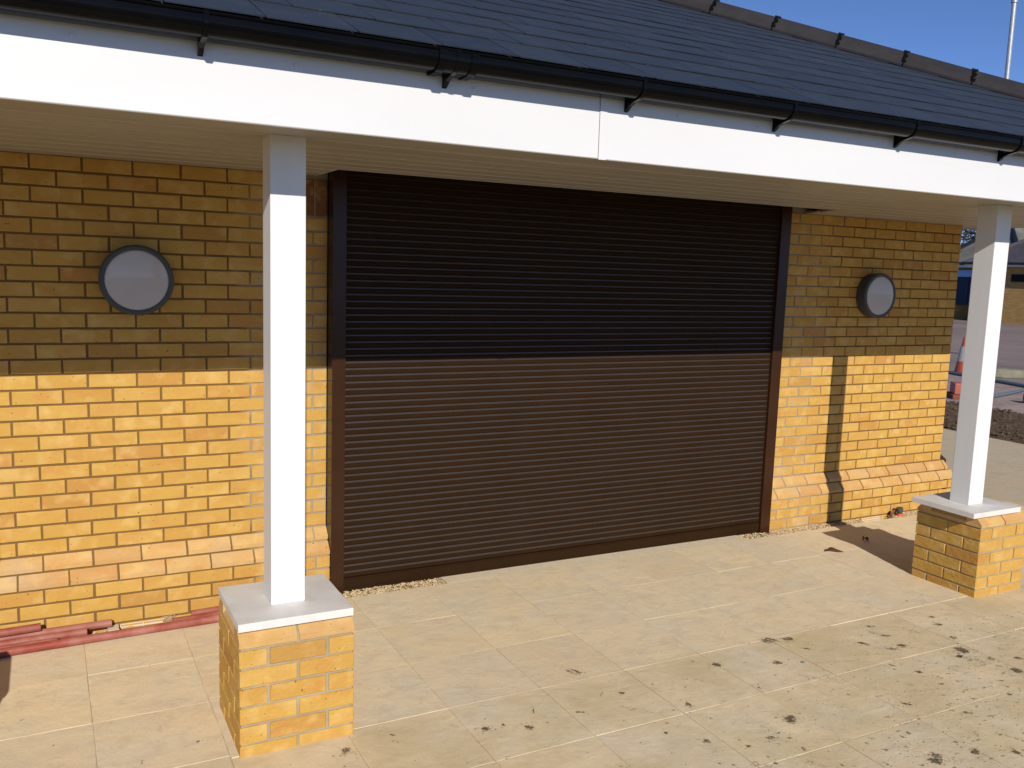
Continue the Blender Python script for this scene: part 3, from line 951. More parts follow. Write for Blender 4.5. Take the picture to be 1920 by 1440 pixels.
# ------------------------------------------------------------------ wall lamps
def lathe(name, prof, n=64, smooth=True):
    """(r, y) profile about the y axis through the origin"""
    vs = []; fs = []
    for r, y in prof:
        for i in range(n):
            a = 2 * math.pi * i / n
            vs.append((r * math.cos(a), y, r * math.sin(a)))
    for j in range(len(prof) - 1):
        for i in range(n):
            fs.append((j * n + i, j * n + (i + 1) % n, (j + 1) * n + (i + 1) % n, (j + 1) * n + i))
    fs.append(tuple(range((len(prof) - 1) * n, len(prof) * n)))
    me = mesh(name, vs, fs)
    bm = bmesh.new(); bm.from_mesh(me); bmesh.ops.recalc_face_normals(bm, faces=bm.faces); bm.to_mesh(me); bm.free()
    for p in me.polygons: p.use_smooth = smooth and len(p.vertices) == 4
    return me
ring_me = lathe('ring', [(0.164, 0.0), (0.168, -0.006), (0.168, -0.052), (0.164, -0.056), (0.164, -0.060), (0.1715, -0.064), (0.1725, -0.078), (0.169, -0.087), (0.160, -0.0905), (0.1485, -0.0895), (0.1475, -0.083), (0.10, -0.083)])
lens_me = lathe('lens', [(0.1470, -0.0835), (0.1455, -0.0865), (0.135, -0.0878), (0.11, -0.0905), (0.07, -0.0930), (0.03, -0.0942), (0.004, -0.0945)])
for p in ring_me.polygons: p.use_smooth = False
def lamp(x, z, label):
    t = empty('wall_lamp', (x, -0.001, z), label, 'wall lamp', 'round bulkhead lamps on the brick walls')
    link('lamp_body', ring_me, M_ring, t); link('lens', lens_me, M_lens, t)
lamp(-0.549, 1.742, 'round grey bulkhead lamp on the brick wall left of the shutter, beside the nearer post')
lamp(4.702, 1.742, 'round grey bulkhead lamp on the brick wall right of the shutter, above the post shadow')

# ------------------------------------------------------------------ paving
pv = empty('patio', (2, -2, 0)); tag(pv, kind='structure')
def pave_mesh(w_, d_, var):
    rnd = random.Random(var)
    j = lambda a: rnd.uniform(-a, a)
    h0 = 0.028; nx, ny = 6, 6
    vs = []; fs = []
    for iy in range(ny + 1):
        for ix in range(nx + 1):
            x = w_ * ix / nx; y = d_ * iy / ny
            eg = ix in (0, nx) or iy in (0, ny)
            z = -0.0005 if eg else 0.0009 * noise.noise(Vector((x * 9 + var * 7.1, y * 9, var)))
            if eg:
                x += j(0.0009) if ix in (0, nx) else 0; y += j(0.0009) if iy in (0, ny) else 0
            # pull the first inner ring close to the edge so the arris is narrow
            if not eg:
                if ix == 1: x = 0.0035
                if ix == nx - 1: x = w_ - 0.0035
                if iy == 1: y = 0.0035
                if iy == ny - 1: y = d_ - 0.0035
            else:
                if ix == 1: x = 0.0035
                if ix == nx - 1: x = w_ - 0.0035
                if iy == 1: y = 0.0035
                if iy == ny - 1: y = d_ - 0.0035
            vs.append((x, y, z))
    W = nx + 1
    for iy in range(ny):
        for ix in range(nx):
            fs.append((iy * W + ix, iy * W + ix + 1, (iy + 1) * W + ix + 1, (iy + 1) * W + ix))
    # skirt
    b = len(vs)
    per = [i for i in range(W)] + [r * W + nx for r in range(1, ny + 1)] + [ny * W + i for i in range(nx - 1, -1, -1)] + [r * W for r in range(ny - 1, 0, -1)]
    for i in per: vs.append((vs[i][0], vs[i][1], -h0))
    m = len(per)
    for i in range(m): fs.append((per[(i + 1) % m], per[i], b + i, b + (i + 1) % m))
    return mesh('paving_slab', vs, fs)
_pm = {}
YR = [-0.190, -0.655, -1.118, -1.580, -2.031, -2.482, -2.933, -3.384, -3.835, -4.286]
XS = [-0.387 + 0.45 * k for k in range(-9, 16)]
nslab = 0; restP = MB()
for iy, (ya, yb) in enumerate(zip(YR, YR[1:])):
    for xa, xb in zip(XS, XS[1:]):
        gap = (0.0008 if iy < 3 else 0.0012) if iy != 3 else 0.0022
        jx = 0.0
        key = (iy if iy < 3 else 3, random.randrange(4))
        dd = ya - yb - 2 * gap
        kk = (round(dd, 4), key[1])
        if kk not in _pm:
            _pm[kk] = pave_mesh(0.45 - 2 * gap, dd, key[1] + 10); _pm[kk].materials.append(M_slab)
        me = _pm[kk]
        loc = Vector((xa + gap, yb + gap, 0.0))
        # slabs seen by the camera are parts, the outer ones are joined
        vis = -1.4 < xb and ya > -3.0 - 0.0 and not (ya < -1.6 and xa < -0.9 - 0.0) and (ya > -1.15 - 0.58 * (xb + 1.15) - 0.2)
        if vis:
            o = bpy.data.objects.new('paving_slab', me); COL.objects.link(o); o.parent = pv
            o.location = loc - Vector((2, -2, 0)) + Vector((0, 0, random.uniform(-0.0008, 0.0008)))
            o.rotation_euler = (random.uniform(-1, 1) * 0.0018, random.uniform(-1, 1) * 0.0018, random.uniform(-1, 1) * 0.001)
            nslab += 1
        else:
            restP.add([v.co + loc for v in me.vertices], [tuple(p.vertices) for p in me.polygons])
o = link('outer_slab', restP.me('outer'), M_slab, pv, (-2, 2, 0)); tag(o, kind='stuff')
mb = MB(); mb.box(-4.437, 6.363, -4.286, -0.190, -0.06, -0.0030)
link('grout', mb.me('grout'), M_grout, pv, (-2, 2, 0))
link('threshold', boxme('th', 1.112, 3.432, -0.1885, -0.012, -0.06, -0.0015, 0.002), M_strip, pv, (-2, 2, 0))
link('mortar_strip', boxme('ms', -0.385, -0.343, -1.60, -1.135, -0.01, 0.0022, 0.001), M_strip, pv, (-2, 2, 0))

tr = MB(); tr.box(-4.6, 0.42, -0.1895, 0.0, -0.12, -0.056); tr.box(0.42, 1.11, -0.1895, 0.0, -0.12, -0.020); tr.box(3.434, 4.66, -0.1895, 0.0, -0.12, -0.020); tr.box(4.66, 4.98, -0.1895, 0.0, -0.12, -0.058); tr.box(4.98, 5.80, -0.1895, 0.0, -0.12, -0.020)
o = link('gravel_trench', tr.me('trench'), M_bed); tag(o, kind='structure')
# concrete path round the corner, soil strip, block paving, car park, ground
mb = MB(); mb.box(6.366, 9.22, -9.0, -0.0, -0.08, -0.003); mb.box(5.802, 9.22, 0.0, 14.0, -0.08, -0.0028); mb.box(5.802, 6.3655, -0.1895, -0.0001, -0.08, -0.0028)
o = link('path', mb.me('path'), M_path); tag(o, kind='structure')
# soil
vs = []; fs = []
nx, ny = 44, 300
for iy in range(ny + 1):
    for ix in range(nx + 1):
        x = 9.2 + 2.45 * ix / nx; y = -5 + 19 * iy / ny
        e = min(ix, nx - ix) / 4.0
        z = -0.03 + min(1, e) * (0.045 + 0.05 * noise.noise(Vector((x * 2.3, y * 2.3, 1.0))) + 0.035 * noise.noise(Vector((x * 8, y * 8, 5.0))) + 0.02 * noise.noise(Vector((x * 21, y * 21, 2.0))))
        xx = x + 0.08 * noise.noise(Vector((y * 1.3, ix * 0.01, 9))) * (1 if ix > nx / 2 else 0.3)
        vs.append((xx, y, z))
for iy in range(ny):
    for ix in range(nx):
        a = iy * (nx + 1) + ix
        fs.append((a, a + 1, a + nx + 2, a + nx + 1))
o = link('soil', mesh('soil', vs, fs, True), M_soil); tag(o, kind='structure')
def lumps(n, fx, rr, flat=0.6):
    mb = MB()
    base = [(1, 0, 0), (-1, 0, 0), (0, 1, 0), (0, -1, 0), (0, 0, 1), (0, 0, -1)]
    F = [(0, 2, 4), (2, 1, 4), (1, 3, 4), (3, 0, 4), (2, 0, 5), (1, 2, 5), (3, 1, 5), (0, 3, 5)]
    for _ in range(n):
        c = fx(); r = random.uniform(*rr); a = random.uniform(0, 6.28)
        vs = []
        for b in base:
            q = Vector(b); q.rotate(Matrix.Rotation(a, 3, 'Z'))
            q = Vector((q.x * r * random.uniform(0.7, 1.3), q.y * r * random.uniform(0.7, 1.3), q.z * r * flat * random.uniform(0.7, 1.2)))
            vs.append(Vector(c) + q)
        mb.add(vs, F)
    return mb
mbL = lumps(2600, lambda: (random.uniform(9.3, 11.6), random.uniform(-1.0, 7.0), random.uniform(0.0, 0.03)), (0.008, 0.04))
o = link('soil_clod', mbL.me('clods'), M_soil); tag(o, 'clods and stones scattered over the bare soil strip beyond the path', 'soil clods', None, 'stuff')
mb = MB(); mb.box(11.62, 15.45, -9, 20, -0.08, -0.002)
o = link('block_paving', mb.me('bp'), M_paver); tag(o, kind='structure')
mb = MB(); mb.box(15.451, 60, -30, 70, -0.08, -0.004)
o = link('car_park', mb.me('cpk'), M_carpark); tag(o, kind='structure')
mb = MB(); mb.add([(-900, -900, -0.10), (900, -900, -0.10), (900, 900, -0.10), (-900, 900, -0.10)], [(0, 1, 2, 3)])
o = link('ground', mb.me('ground'), M_ground); tag(o, kind='structure')

# gravel in the channel
def gpos():
    while True:
        x = random.uniform(-1.9, 5.78); y = random.uniform(-0.186, -PL - 0.004)
        if 1.108 < x < 3.436: continue
        if 1.108 > x > 0.43 or 3.43 < x < 3.73: y = random.uniform(-0.186, -0.055)
        z = -0.030 + random.uniform(-0.008, 0.004) + (0.022 if (0.43 < x < 1.12) or (3.43 < x < 4.64) or x > 4.99 else (-0.018 if 4.68 < x < 4.97 or -0.68 < x < -0.45 else 0.0))
        return (x, y, z)
mbG = lumps(9500, gpos, (0.0035, 0.0085), 0.75)
def gpos2():
    x = random.choice((random.uniform(0.5, 1.1), random.uniform(3.45, 4.6), random.uniform(4.95, 5.3)))
    return (x, random.gauss(-0.20, 0.012), 0.001)
mg2 = lumps(260, gpos2, (0.002, 0.005), 0.6)
mbG.add(mg2.v, mg2.f)
o = link('gravel', mbG.me('gravel'), M_gravel); tag(o, 'pale pea gravel filling the narrow channel along the foot of the brick walls', 'gravel', None, 'stuff')

# ------------------------------------------------------------------ mud spots on the slabs
SPL = [(1.8, -2.26, 0.039, 0.04), (1.61, -2.34, 0.026, 0.013), (1.35, -2.25, 0.022, 0.021), (1.48, -2.35, 0.018, 0.013), (1.48, -1.98, 0.022, 0.029), (2.72, -2.17, 0.028, 0.024), (3.16, -2.1, 0.052, 0.05), (3.18, -2.36, 0.041, 0.052), (2.91, -1.93, 0.033, 0.027), (3.25, -1.96, 0.02, 0.026), (2.38, -2.37, 0.037, 0.013), (2.17, -2.55, 0.013, 0.013), (1.49, -2.49, 0.014, 0.013), (2.15, -1.82, 0.031, 0.023), (1.85, -1.71, 0.033, 0.03), (2.3, -1.6, 0.061, 0.026), (2.41, -1.63, 0.038, 0.03), (2.41, -1.75, 0.028, 0.011), (2.96, -1.68, 0.03, 0.019), (2.93, -1.8, 0.029, 0.015), (3.33, -1.81, 0.036, 0.02), (3.4, -1.72, 0.031, 0.018), (3.06, -2.13, 0.023, 0.019), (2.7, -2.3, 0.01, 0.016), (2.12, -2.56, 0.008, 0.009), (1.48, -2.3, 0.01, 0.01), (1.68, -2.37, 0.011, 0.01), (1.67, -2.46, 0.013, 0.017), (2.1, -2.73, 0.058, 0.044), (2.3, -2.76, 0.026, 0.031), (2.45, -2.83, 0.022, 0.02), (1.67, -2.32, 0.007, 0.008), (1.94, -2.53, 0.006, 0.009), (2.91, -2.5, 0.021, 0.014), (2.56, -2.53, 0.018, 0.011), (2.29, -2.68, 0.011, 0.011), (2.52, -2.72, 0.009, 0.008), (1.75, -2.22, 0.012, 0.01), (1.49, -2.11, 0.014, 0.011), (1.33, -2.43, 0.01, 0.009), (1.29, -2.4, 0.008, 0.006), (1.72, -2.61, 0.01, 0.009), (1.89, -2.68, 0.009, 0.007), (3.19, -2.22, 0.019, 0.017), (3.15, -2.29, 0.018, 0.012), (3.33, -2.27, 0.028, 0.017), (1.88, -1.98, 0.011, 0.011), (2.72, -1.82, 0.043, 0.019), (2.82, -1.93, 0.042, 0.012), (1.27, -1.77, 0.014, 0.021), (0.75, -1.86, 0.022, 0.029), (0.66, -1.8, 0.011, 0.013), (0.58, -1.8, 0.029, 0.025), (1.19, -1.73, 0.008, 0.017), (1.45, -1.75, 0.006, 0.014), (0.02, -1.73, 0.02, 0.032), (-0.02, -1.83, 0.01, 0.01), (1.18, -1.5, 0.063, 0.019), (1.39, -1.99, 0.012, 0.011), (0.83, -1.75, 0.005, 0.023), (0.22, -1.69, 0.018, 0.007), (1.24, -2.13, 0.011, 0.013), (1.01, -1.84, 0.023, 0.009), (0.22, -1.75, 0.01, 0.005), (-0.48, -1.43, 0.012, 0.01), (-1.09, -0.98, 0.008, 0.006), (-0.98, -1.24, 0.004, 0.006), (-0.69, -1.5, 0.004, 0.009)]
VX = Vector((0.8868, -0.4622, 0)); VY = Vector((0.4622, 0.8868, 0))
mud = MB(); fade = []
def blob(cx, cy, rx, ry, thick, strength=1.0, ang=0.0):
    n = 12
    ux = VX * math.cos(ang) - VY * math.sin(ang); uy = VX * math.sin(ang) + VY * math.cos(ang)
    k1 = [random.uniform(0.6, 1.15) for _ in range(n)]
    vs = []
    for f, h_ in ((1.0, 0.0), (0.62, 0.6), (0.3, 0.9)):
        for i in range(n):
            a = 2 * math.pi * i / n
            q = ux * math.cos(a) * rx * k1[i] * f + uy * math.sin(a) * ry * k1[i] * f
            vs.append(Vector((cx, cy, 0.0012 + thick * h_)) + q)
            fade.append(strength * (0.0 if f == 1.0 else (0.62 if f > 0.5 else 0.95)))
    vs.append(Vector((cx, cy, 0.0012 + thick))); fade.append(strength)
    fs = [(r * n + i, r * n + (i + 1) % n, (r + 1) * n + (i + 1) % n, (r + 1) * n + i) for r in (0, 1) for i in range(n)] + [(2 * n + i, 2 * n + (i + 1) % n, 3 * n) for i in range(n)]
    mud.add(vs, fs)
for cx, cy, rx, ry in SPL:
    big = max(rx, ry) > 0.02
    lo = rx > 2.2 * ry
    an = random.gauss(0.45, 0.2) if (lo or random.random() < 0.4) else 0.0
    for _ in range(3 if big else 1):
        k = 0.95 if big else 1.35
        blob(cx + random.uniform(-0.4, 0.4) * rx * big, cy + random.uniform(-0.4, 0.4) * ry * big, rx * k * random.uniform(0.7, 1.15), ry * k * random.uniform(0.7, 1.15), 0.0016, random.uniform(0.6, 0.95), an)
    if big:
        blob(cx, cy, rx * 2.1, ry * 1.9, 0.0003, 0.34, an)
    for _ in range(8 if big else 2):
        q = VX * random.gauss(0, 1.2) * rx + VY * random.gauss(0, 1.1) * ry
        r = random.uniform(0.003, 0.007)
        blob(cx + q.x, cy + q.y, r, r * random.uniform(0.6, 1), 0.0012, random.uniform(0.6, 1.0))
for _ in range(620):
    x = random.uniform(0.3, 4.4); y = random.uniform(-3.1, -1.6)
    if random.random() > ((x - 0.1) / 4.2) ** 1.2 * ((-y - 1.35) / 1.7) * 1.7: continue
    r = random.uniform(0.0025, 0.0075) * (1.8 if random.random() < 0.1 else 1)
    blob(x, y, r * random.uniform(0.9, 2.0), r, 0.001, random.uniform(0.6, 1.05), random.gauss(0.4, 0.5))
for _ in range(26):          # broad faint smears
    x = random.uniform(1.2, 3.9); y = random.uniform(-2.9, -1.65)
    blob(x, y, random.uniform(0.05, 0.14), random.uniform(0.02, 0.05), 0.0002, random.uniform(0.26, 0.42), random.gauss(0.45, 0.15))
mme = mud.me('mud')
at_ = mme.attributes.new('fade', 'FLOAT', 'POINT')
at_.data.foreach_set('value', fade)
o = link('mud', mme, M_mud); tag(o, 'dark dried mud spots trodden across the pale slabs in the foreground', 'mud', None, 'stuff')

# two dead leaves and a white chip
def leaf(loc, rz, L, label, fold):
    vs = []; fs = []
    n = 7
    for i in range(n + 1):
        t = i / n
        wv = math.sin(math.pi * min(1, t * 1.02)) ** 0.8 * L * 0.2 + 0.001
        x = (t - 0.5) * L; z = 0.006 + 0.02 * math.sin(t * 5) * fold * 0.6
        for s_ in (-1, 0, 1):
            vs.append((x, s_ * wv, z + abs(s_) * wv * fold * (1 + 0.3 * math.sin(i))))
    for i in range(n):
        for q in range(2):
            a = i * 3 + q
            fs.append((a, a + 1, a + 4, a + 3))
    me = mesh('leaf', vs, fs, True)
    bm = bmesh.new(); bm.from_mesh(me); bmesh.ops.solidify(bm, geom=bm.faces[:], thickness=0.0008); bm.to_mesh(me); bm.free()
    o = link('dead_leaf', me, M_leaf, None, loc, (0, 0, rz)); tag(o, label, 'leaf', 'dead leaves near the far pier')
leaf((3.795, -0.655, 0.0035), R(-22), 0.13, 'long curled brown leaf in the sun beside the pier shadow', 0.5)
leaf((4.22, -0.545, 0.004), R(15), 0.085, 'small curled dark leaf inside the shadow of the far pier', 0.9)
mb = lumps(1, lambda: (2.27, -1.87, 0.006), (0.013, 0.014), 0.5)
o = link('pebble', mb.me('pebble'), M_conew); tag(o, 'small white chip lying among the mud spots', 'pebble')

# ------------------------------------------------------------------ red pipes by the left wall
def pipe(a, b, r, label, hollow=True, n=20, half=False):
    a = Vector(a); b = Vector(b)
    mid = a
    L = (b - a).length
    rings = [(0, r), (L, r)]
    vs = []; fs = []
    prof = [(0, r), (L, r), (L, r - 0.003), (L - 0.05, r - 0.003), (L - 0.05, 0.001)]
    prof = [(0, 0.001), (0, r - 0.003), ] [:0] + [(0.05, 0.001), (0.05, r - 0.003), (0, r - 0.003), (0, r), (0.004, r + 0.0003), (L - 0.004, r + 0.0003), (L, r), (L, r - 0.003), (L - 0.05, r - 0.003), (L - 0.05, 0.001)]
    for x, rr in prof:
        for i in range(n):
            t = 2 * math.pi * i / n
            vs.append((x, rr * math.cos(t), rr * math.sin(t)))
    for j in range(len(prof) - 1):
        for i in range(n):
            fs.append((j * n + i, j * n + (i + 1) % n, (j + 1) * n + (i + 1) % n, (j + 1) * n + i))
    me = mesh('pipe', vs, fs)
    bm = bmesh.new(); bm.from_mesh(me); bmesh.ops.recalc_face_normals(bm, faces=bm.faces); bm.to_mesh(me); bm.free()
    for p in me.polygons: p.use_smooth = True
    d = (b - a).normalized()
    o = link('pipe', me, M_pipe, None, a)
    o.rotation_mode = 'QUATERNION'; o.rotation_quaternion = d.to_track_quat('X', 'Z')
    tag(o, label, 'pipe', 'dull red plastic pipes stacked at the foot of the left wall')
pipe((-2.6, -0.352, 0.0215), (0.25, -0.252, 0.0215), 0.0205, 'long dull red pipe outermost of the pile, running behind the near pier')
pipe((-2.5, -0.300, 0.022), (-0.950, -0.262, 0.022), 0.0185, 'dull red pipe second from the slabs, its dark open end resting against its neighbours')
pipe((-2.7, -0.262, -0.012), (-0.815, -0.210, -0.012), 0.021, 'dusty red pipe lowest in the gravel channel under the others')
pipe((-2.4, -0.232, 0.020), (-0.820, -0.190, 0.020), 0.018, 'pale scuffed red pipe between the wall pipe and the front pipes')
pipe((-2.4, -0.175, 0.032), (-0.705, -0.130, 0.024), 0.019, 'red pipe closest to the wall, whitened in the middle, ending beside the air brick')
pipe((-2.2, -0.215, 0.058), (-1.020, -0.150, 0.062), 0.0195, 'short red pipe resting on top of the pile at the left edge')
pipe((-0.425, -0.225, 0.018), (0.30, -0.190, 0.018), 0.021, 'red pipe length starting right of the air brick behind the long front pipe')
pipe((-0.33, -0.178, 0.030), (0.32, -0.140, 0.030), 0.018, 'upper red pipe length against the wall just left of the near pier')
# broken stone piece and straw beside the left air brick
mb = MB(); mb.box(-0.735, -0.675, -0.20, -0.10, -0.04, -0.006)
o = link('brick_fragment', boxme('bf', -0.725, -0.672, -0.165, -0.095, -0.04, -0.002, 0.004), M_air); tag(o, 'pale brick fragment at the left end of the air brick', 'brick fragment')
mbS = MB()
for _ in range(90):
    c = Vector((random.uniform(-0.46, -0.40), random.uniform(-0.17, -0.095), random.uniform(-0.02, 0.012)))
    d = Vector((random.gauss(0, 1), random.gauss(0, 0.7), random.gauss(0, 0.5))).normalized() * random.uniform(0.008, 0.02)
    tube(mbS, c - d, c + d, 0.0009, None, 4)
o = link('straw', mbS.me('straw'), M_gravel); tag(o, 'tuft of dry straw beside the red pipe end', 'straw', None, 'stuff')

# small capped fitting on the gravel at the right
pc = empty('pipe_fitting', (5.065, -0.150, -0.02), 'small orange pipe fitting with a dark grey cap on the gravel below the right wall', 'pipe fitting')
mb = MB(); tube(mb, (0, 0, 0), (0, 0, 0.034), 0.026, 0.024, 20)
link('fitting_base', mb.me('fb'), M_orange, pc)
mb = MB(); tube(mb, (0, 0, 0.034), (-0.002, 0, 0.052), 0.020, 0.020, 20)
link('fitting_neck', mb.me('fn'), M_ring, pc)
mb = MB(); tube(mb, (-0.004, 0, 0.052), (-0.008, 0, 0.082), 0.027, 0.026, 20)
link('fitting_cap', mb.me('fc'), M_ring, pc)
mb = MB(); tube(mb, (-0.050, 0.02, 0.03), (-0.058, 0.035, 0.036), 0.030, 0.030, 20)
link('flange', mb.me('fl'), M_redbrick, pc)
# downpipe round the corner whose shoe kicks out into view
dp = empty('downpipe', (5.745, 0.15, 0.38), 'dark brown downpipe shoe just showing past the right wall above the plinth', 'downpipe')
mb = MB(); tube(mb, (0, 0, 0.05), (0, 0, 2.0), 0.034, None, 16)
link('pipe_run', mb.me('pr'), M_guide, dp)
mb = MB(); tube(mb, (0, 0, 0.05), (0.10, 0, -0.01), 0.034, 0.034, 16); tube(mb, (0.10, 0, -0.01), (0.185, 0, -0.065), 0.036, 0.038, 16)
link('shoe', mb.me('sh'), M_guide, dp)

# ------------------------------------------------------------------ things beyond the corner
def cone_thing(x, y, label):
    t = empty('traffic_cone', (x, y, 0), label, 'traffic cone')
    link('cone_base', boxme('cb', -0.19, 0.19, -0.19, 0.19, 0.0, 0.03, 0.01), M_black, t)
    mb = MB(); tube(mb, (0, 0, 0.03), (0, 0, 0.75), 0.145, 0.028, 24)
    link('cone_body', mb.me('cbd'), M_coneor, t)
    mb = MB(); tube(mb, (0, 0, 0.25), (0, 0, 0.56), 0.1155, 0.0665, 24)
    link('sleeve', mb.me('sl'), M_conew, t)
cone_thing(15.80, 7.06, 'orange traffic cone with a grey sleeve, half hidden behind the far white post')
t = empty('barrier_foot', (12.2, 4.50, 0), 'faded red plastic barrier foot on the block paving between the wall corner and the post', 'barrier foot')
link('foot_body', boxme('fb', -0.12, 0.12, -0.16, 0.16, 0.07, 0.25, 0.02), M_redbar, t, rot=(0, 0, R(-40)))
link('foot_base', boxme('fb2', -0.16, 0.16, -0.24, 0.24, 0.0, 0.069, 0.015), M_redline, t, rot=(0, 0, R(-40)))
bm = bmesh.new(); bmesh.ops.create_icosphere(bm, subdivisions=3, radius=1)
for v in bm.verts:
    q = v.co.copy(); k = 1 + 0.25 * noise.noise(q * 1.7)
    v.co = Vector((max(-1, min(1, q.x * 1.25)) * 0.55, q.y * 0.16, max(-0.2, q.z) * 0.15)) * k
me = bpy.data.meshes.new('stone'); bm.to_mesh(me); bm.free()
for p in me.polygons: p.use_smooth = True
o = link('kerb_stone', me, M_stone, None, (16.1, 6.3, 0.03), (0, 0, R(-27))); tag(o, 'long greenish kerb stone lying on the car park right of the far post', 'stone')
def hose(pts, r, label, mat):
    mb = MB()
    for a, b in zip(pts, pts[1:]): tube(mb, a, b, r, None, 8)
    o = link('water_pipe', mb.me('hose'), mat); tag(o, label, 'pipe', 'plastic water pipes on the block paving')
hose([(15.95, 8.6, 0.035), (15.4, 7.1, 0.035), (15.05, 5.9, 0.035), (14.8, 5.0, 0.035), (14.6, 3.8, 0.035)], 0.032, 'dark grey-blue pipe running past the cone, the farther of the two', M_hose)
hose([(12.5, 4.22, 0.035), (13.3, 4.42, 0.035), (14.2, 4.70, 0.035), (15.2, 4.95, 0.035)], 0.028, 'blue-grey pipe angled across the paving, the nearer of the two', M_hose)
mb = MB(); tube(mb, (12.75, 3.78, 0.075), (13.15, 3.28, 0.075), 0.075, 0.075, 20)
o = link('clay_pipe', mb.me('clay'), M_redline); tag(o, 'short reddish clay pipe on the paving at the right edge', 'pipe')

# lamp column
t = empty('lamp_column', (20.244, 9.788, 0), 'tall galvanised lamp column rising behind the roof', 'lamp post')
mb = MB(); tube(mb, (0, 0, 0), (0, 0, 1.3), 0.085, 0.085, 20); tube(mb, (0, 0, 1.3), (0, 0, 1.4), 0.085, 0.062, 20, False); tube(mb, (0, 0, 1.4), (0, 0, 8.69), 0.062, 0.056, 20)
link('shaft', mb.me('shaft'), M_galv, t)
mb = MB(); tube(mb, (0, 0, 8.66), (0, 0, 8.74), 0.078, 0.078, 20); tube(mb, (0, 0, 8.74), (0, 0, 9.9), 0.045, 0.04, 16)
link('collar', mb.me('collar'), M_galv, t)
mb = MB(); tube(mb, (0, 0, 9.85), (-0.5, -0.35, 9.98), 0.035, 0.03, 12); link('bracket_arm', mb.me('arm'), M_galv, t)
link('lantern', boxme('lan', -1.0, -0.45, -0.52, -0.22, 9.93, 10.05, 0.03), M_galv, t)

# far buildings
def hip_roof(x0, x1, y0, y1, z0, pitch, over=0.4):
    x0 -= over; x1 += over; y0 -= over; y1 += over
    w_ = (x1 - x0) / 2; zz = z0 + w_ * math.tan(pitch)
    if (y1 - y0) < (x1 - x0):
        w_ = (y1 - y0) / 2; zz = z0 + w_ * math.tan(pitch)
        a = Vector((x0 + w_, (y0 + y1) / 2, zz)); b = Vector((x1 - w_, (y0 + y1) / 2, zz))
        vs = [(x0, y0, z0), (x1, y0, z0), (x1, y1, z0), (x0, y1, z0), a, b]
        return vs, [(0, 1, 5, 4), (1, 2, 5), (2, 3, 4, 5), (3, 0, 4), (0, 3, 2, 1)], [((x0, y0, z0), a), ((x1, y0, z0), b), ((x1, y1, z0), b), ((x0, y1, z0), a), (a, b)]
    a = Vector(((x0 + x1) / 2, y0 + w_, zz)); b = Vector(((x0 + x1) / 2, y1 - w_, zz))
    vs = [(x0, y0, z0), (x1, y0, z0), (x1, y1, z0), (x0, y1, z0), a, b]
    return vs, [(0, 1, 4), (1, 2, 5, 4), (2, 3, 5), (3, 0, 4, 5), (0, 3, 2, 1)], [((x0, y0, z0), a), ((x1, y0, z0), a), ((x1, y1, z0), b), ((x0, y1, z0), b), (a, b)]
def bpart(name, me, mat, t, lab=None):
    o = link(name, me, mat, t, -Vector(t.location))
    if lab: o['label'] = lab
    return o
b1 = empty('brick_building', (39.3, 17, 0), 'distant single-storey yellow brick building with a dark hipped slate roof, right of the far post', 'building')
bpart('wall', boxme('w', 39.3, 50, 8, 23.55, -0.05, 2.66), M_farbrick, b1)
vs, fs, hips = hip_roof(39.3, 50, 8, 23.55, 2.80, R(32))
bpart('roof', mesh('r', vs, fs), M_farroof, b1)
mb = MB(); mb.box(38.9, 38.93, 7.6, 23.95, 2.66, 2.76); mb.box(38.9, 50.4, 23.92, 23.95, 2.66, 2.76); mb.box(38.93, 39.3, 7.6, 23.95, 2.66, 2.68)
bpart('fascia', mb.me('f'), M_white, b1)
mb = MB(); mb.box(38.79, 38.9, 7.5, 24.0, 2.74, 2.86); bpart('gutter', mb.me('g'), M_black, b1)
mb = MB()
for a, b in hips: tube(mb, a, b, 0.10, None, 8)
bpart('ridge_tile', mb.me('h'), M_farroof, b1)
for ya in (19.55, 15.3, 11.0):
    fr = bpart('window', boxme('wf', 39.27, 39.32, ya, ya + 2.15, 1.96, 2.33), M_black, b1)
    link('pane', boxme('p', 39.262, 39.268, ya + 0.06, ya + 2.09, 2.0, 2.29), M_glassdark, fr)
b2 = empty('blue_building', (41.2, 27, 0), 'distant grey-roofed building with light blue band over dark blue panels behind the wall corner', 'building')
bpart('wall', boxme('w', 41.25, 50, 23.6, 33, -0.05, 2.62), M_farbrick, b2)
bpart('red_kerb', boxme('rk', 41.0, 41.2, 23.6, 33, -0.05, 0.09), M_redline, b2)
for i in range(6):
    ya = 23.7 + i * 1.5
    bpart('blue_panel', boxme('bp', 41.18, 41.245, ya, ya + 1.47, 0.72, 2.15, 0.01), M_blue, b2)
    bpart('panel_trim', boxme('bt', 41.15, 41.179, ya + 0.7, ya + 0.73, 0.9, 2.1), M_conew, b2)
bpart('light_blue_band', boxme('lb', 41.12, 41.245, 23.7, 32.9, 2.151, 2.50, 0.01), M_lblue, b2)
vs, fs, hips = hip_roof(41.2, 50, 22.6, 26.8, 2.80, R(40), 0.45)
bpart('roof', mesh('r', vs, fs), M_farroof2, b2)
mb = MB(); mb.box(40.72, 40.75, 22.2, 27.3, 2.62, 2.74); bpart('fascia', mb.me('f'), M_white, b2)
mb = MB(); mb.box(40.62, 40.72, 22.2, 27.3, 2.76, 2.88); bpart('gutter', mb.me('g'), M_black, b2)
mb = MB()
for a, b in hips: tube(mb, a, b, 0.13, None, 8)
bpart('ridge_tile', mb.me('h'), M_black, b2)

o = link('low_wall', boxme('lw', -1.3, 1.3, -0.11, 0.11, 0.0, 0.68), M_farbrick, None, (40.1, 25.1, 0), (0, 0, R(-33)))
tag(o, 'low yellow brick wall in front of the blue panels behind the wall corner', 'wall')
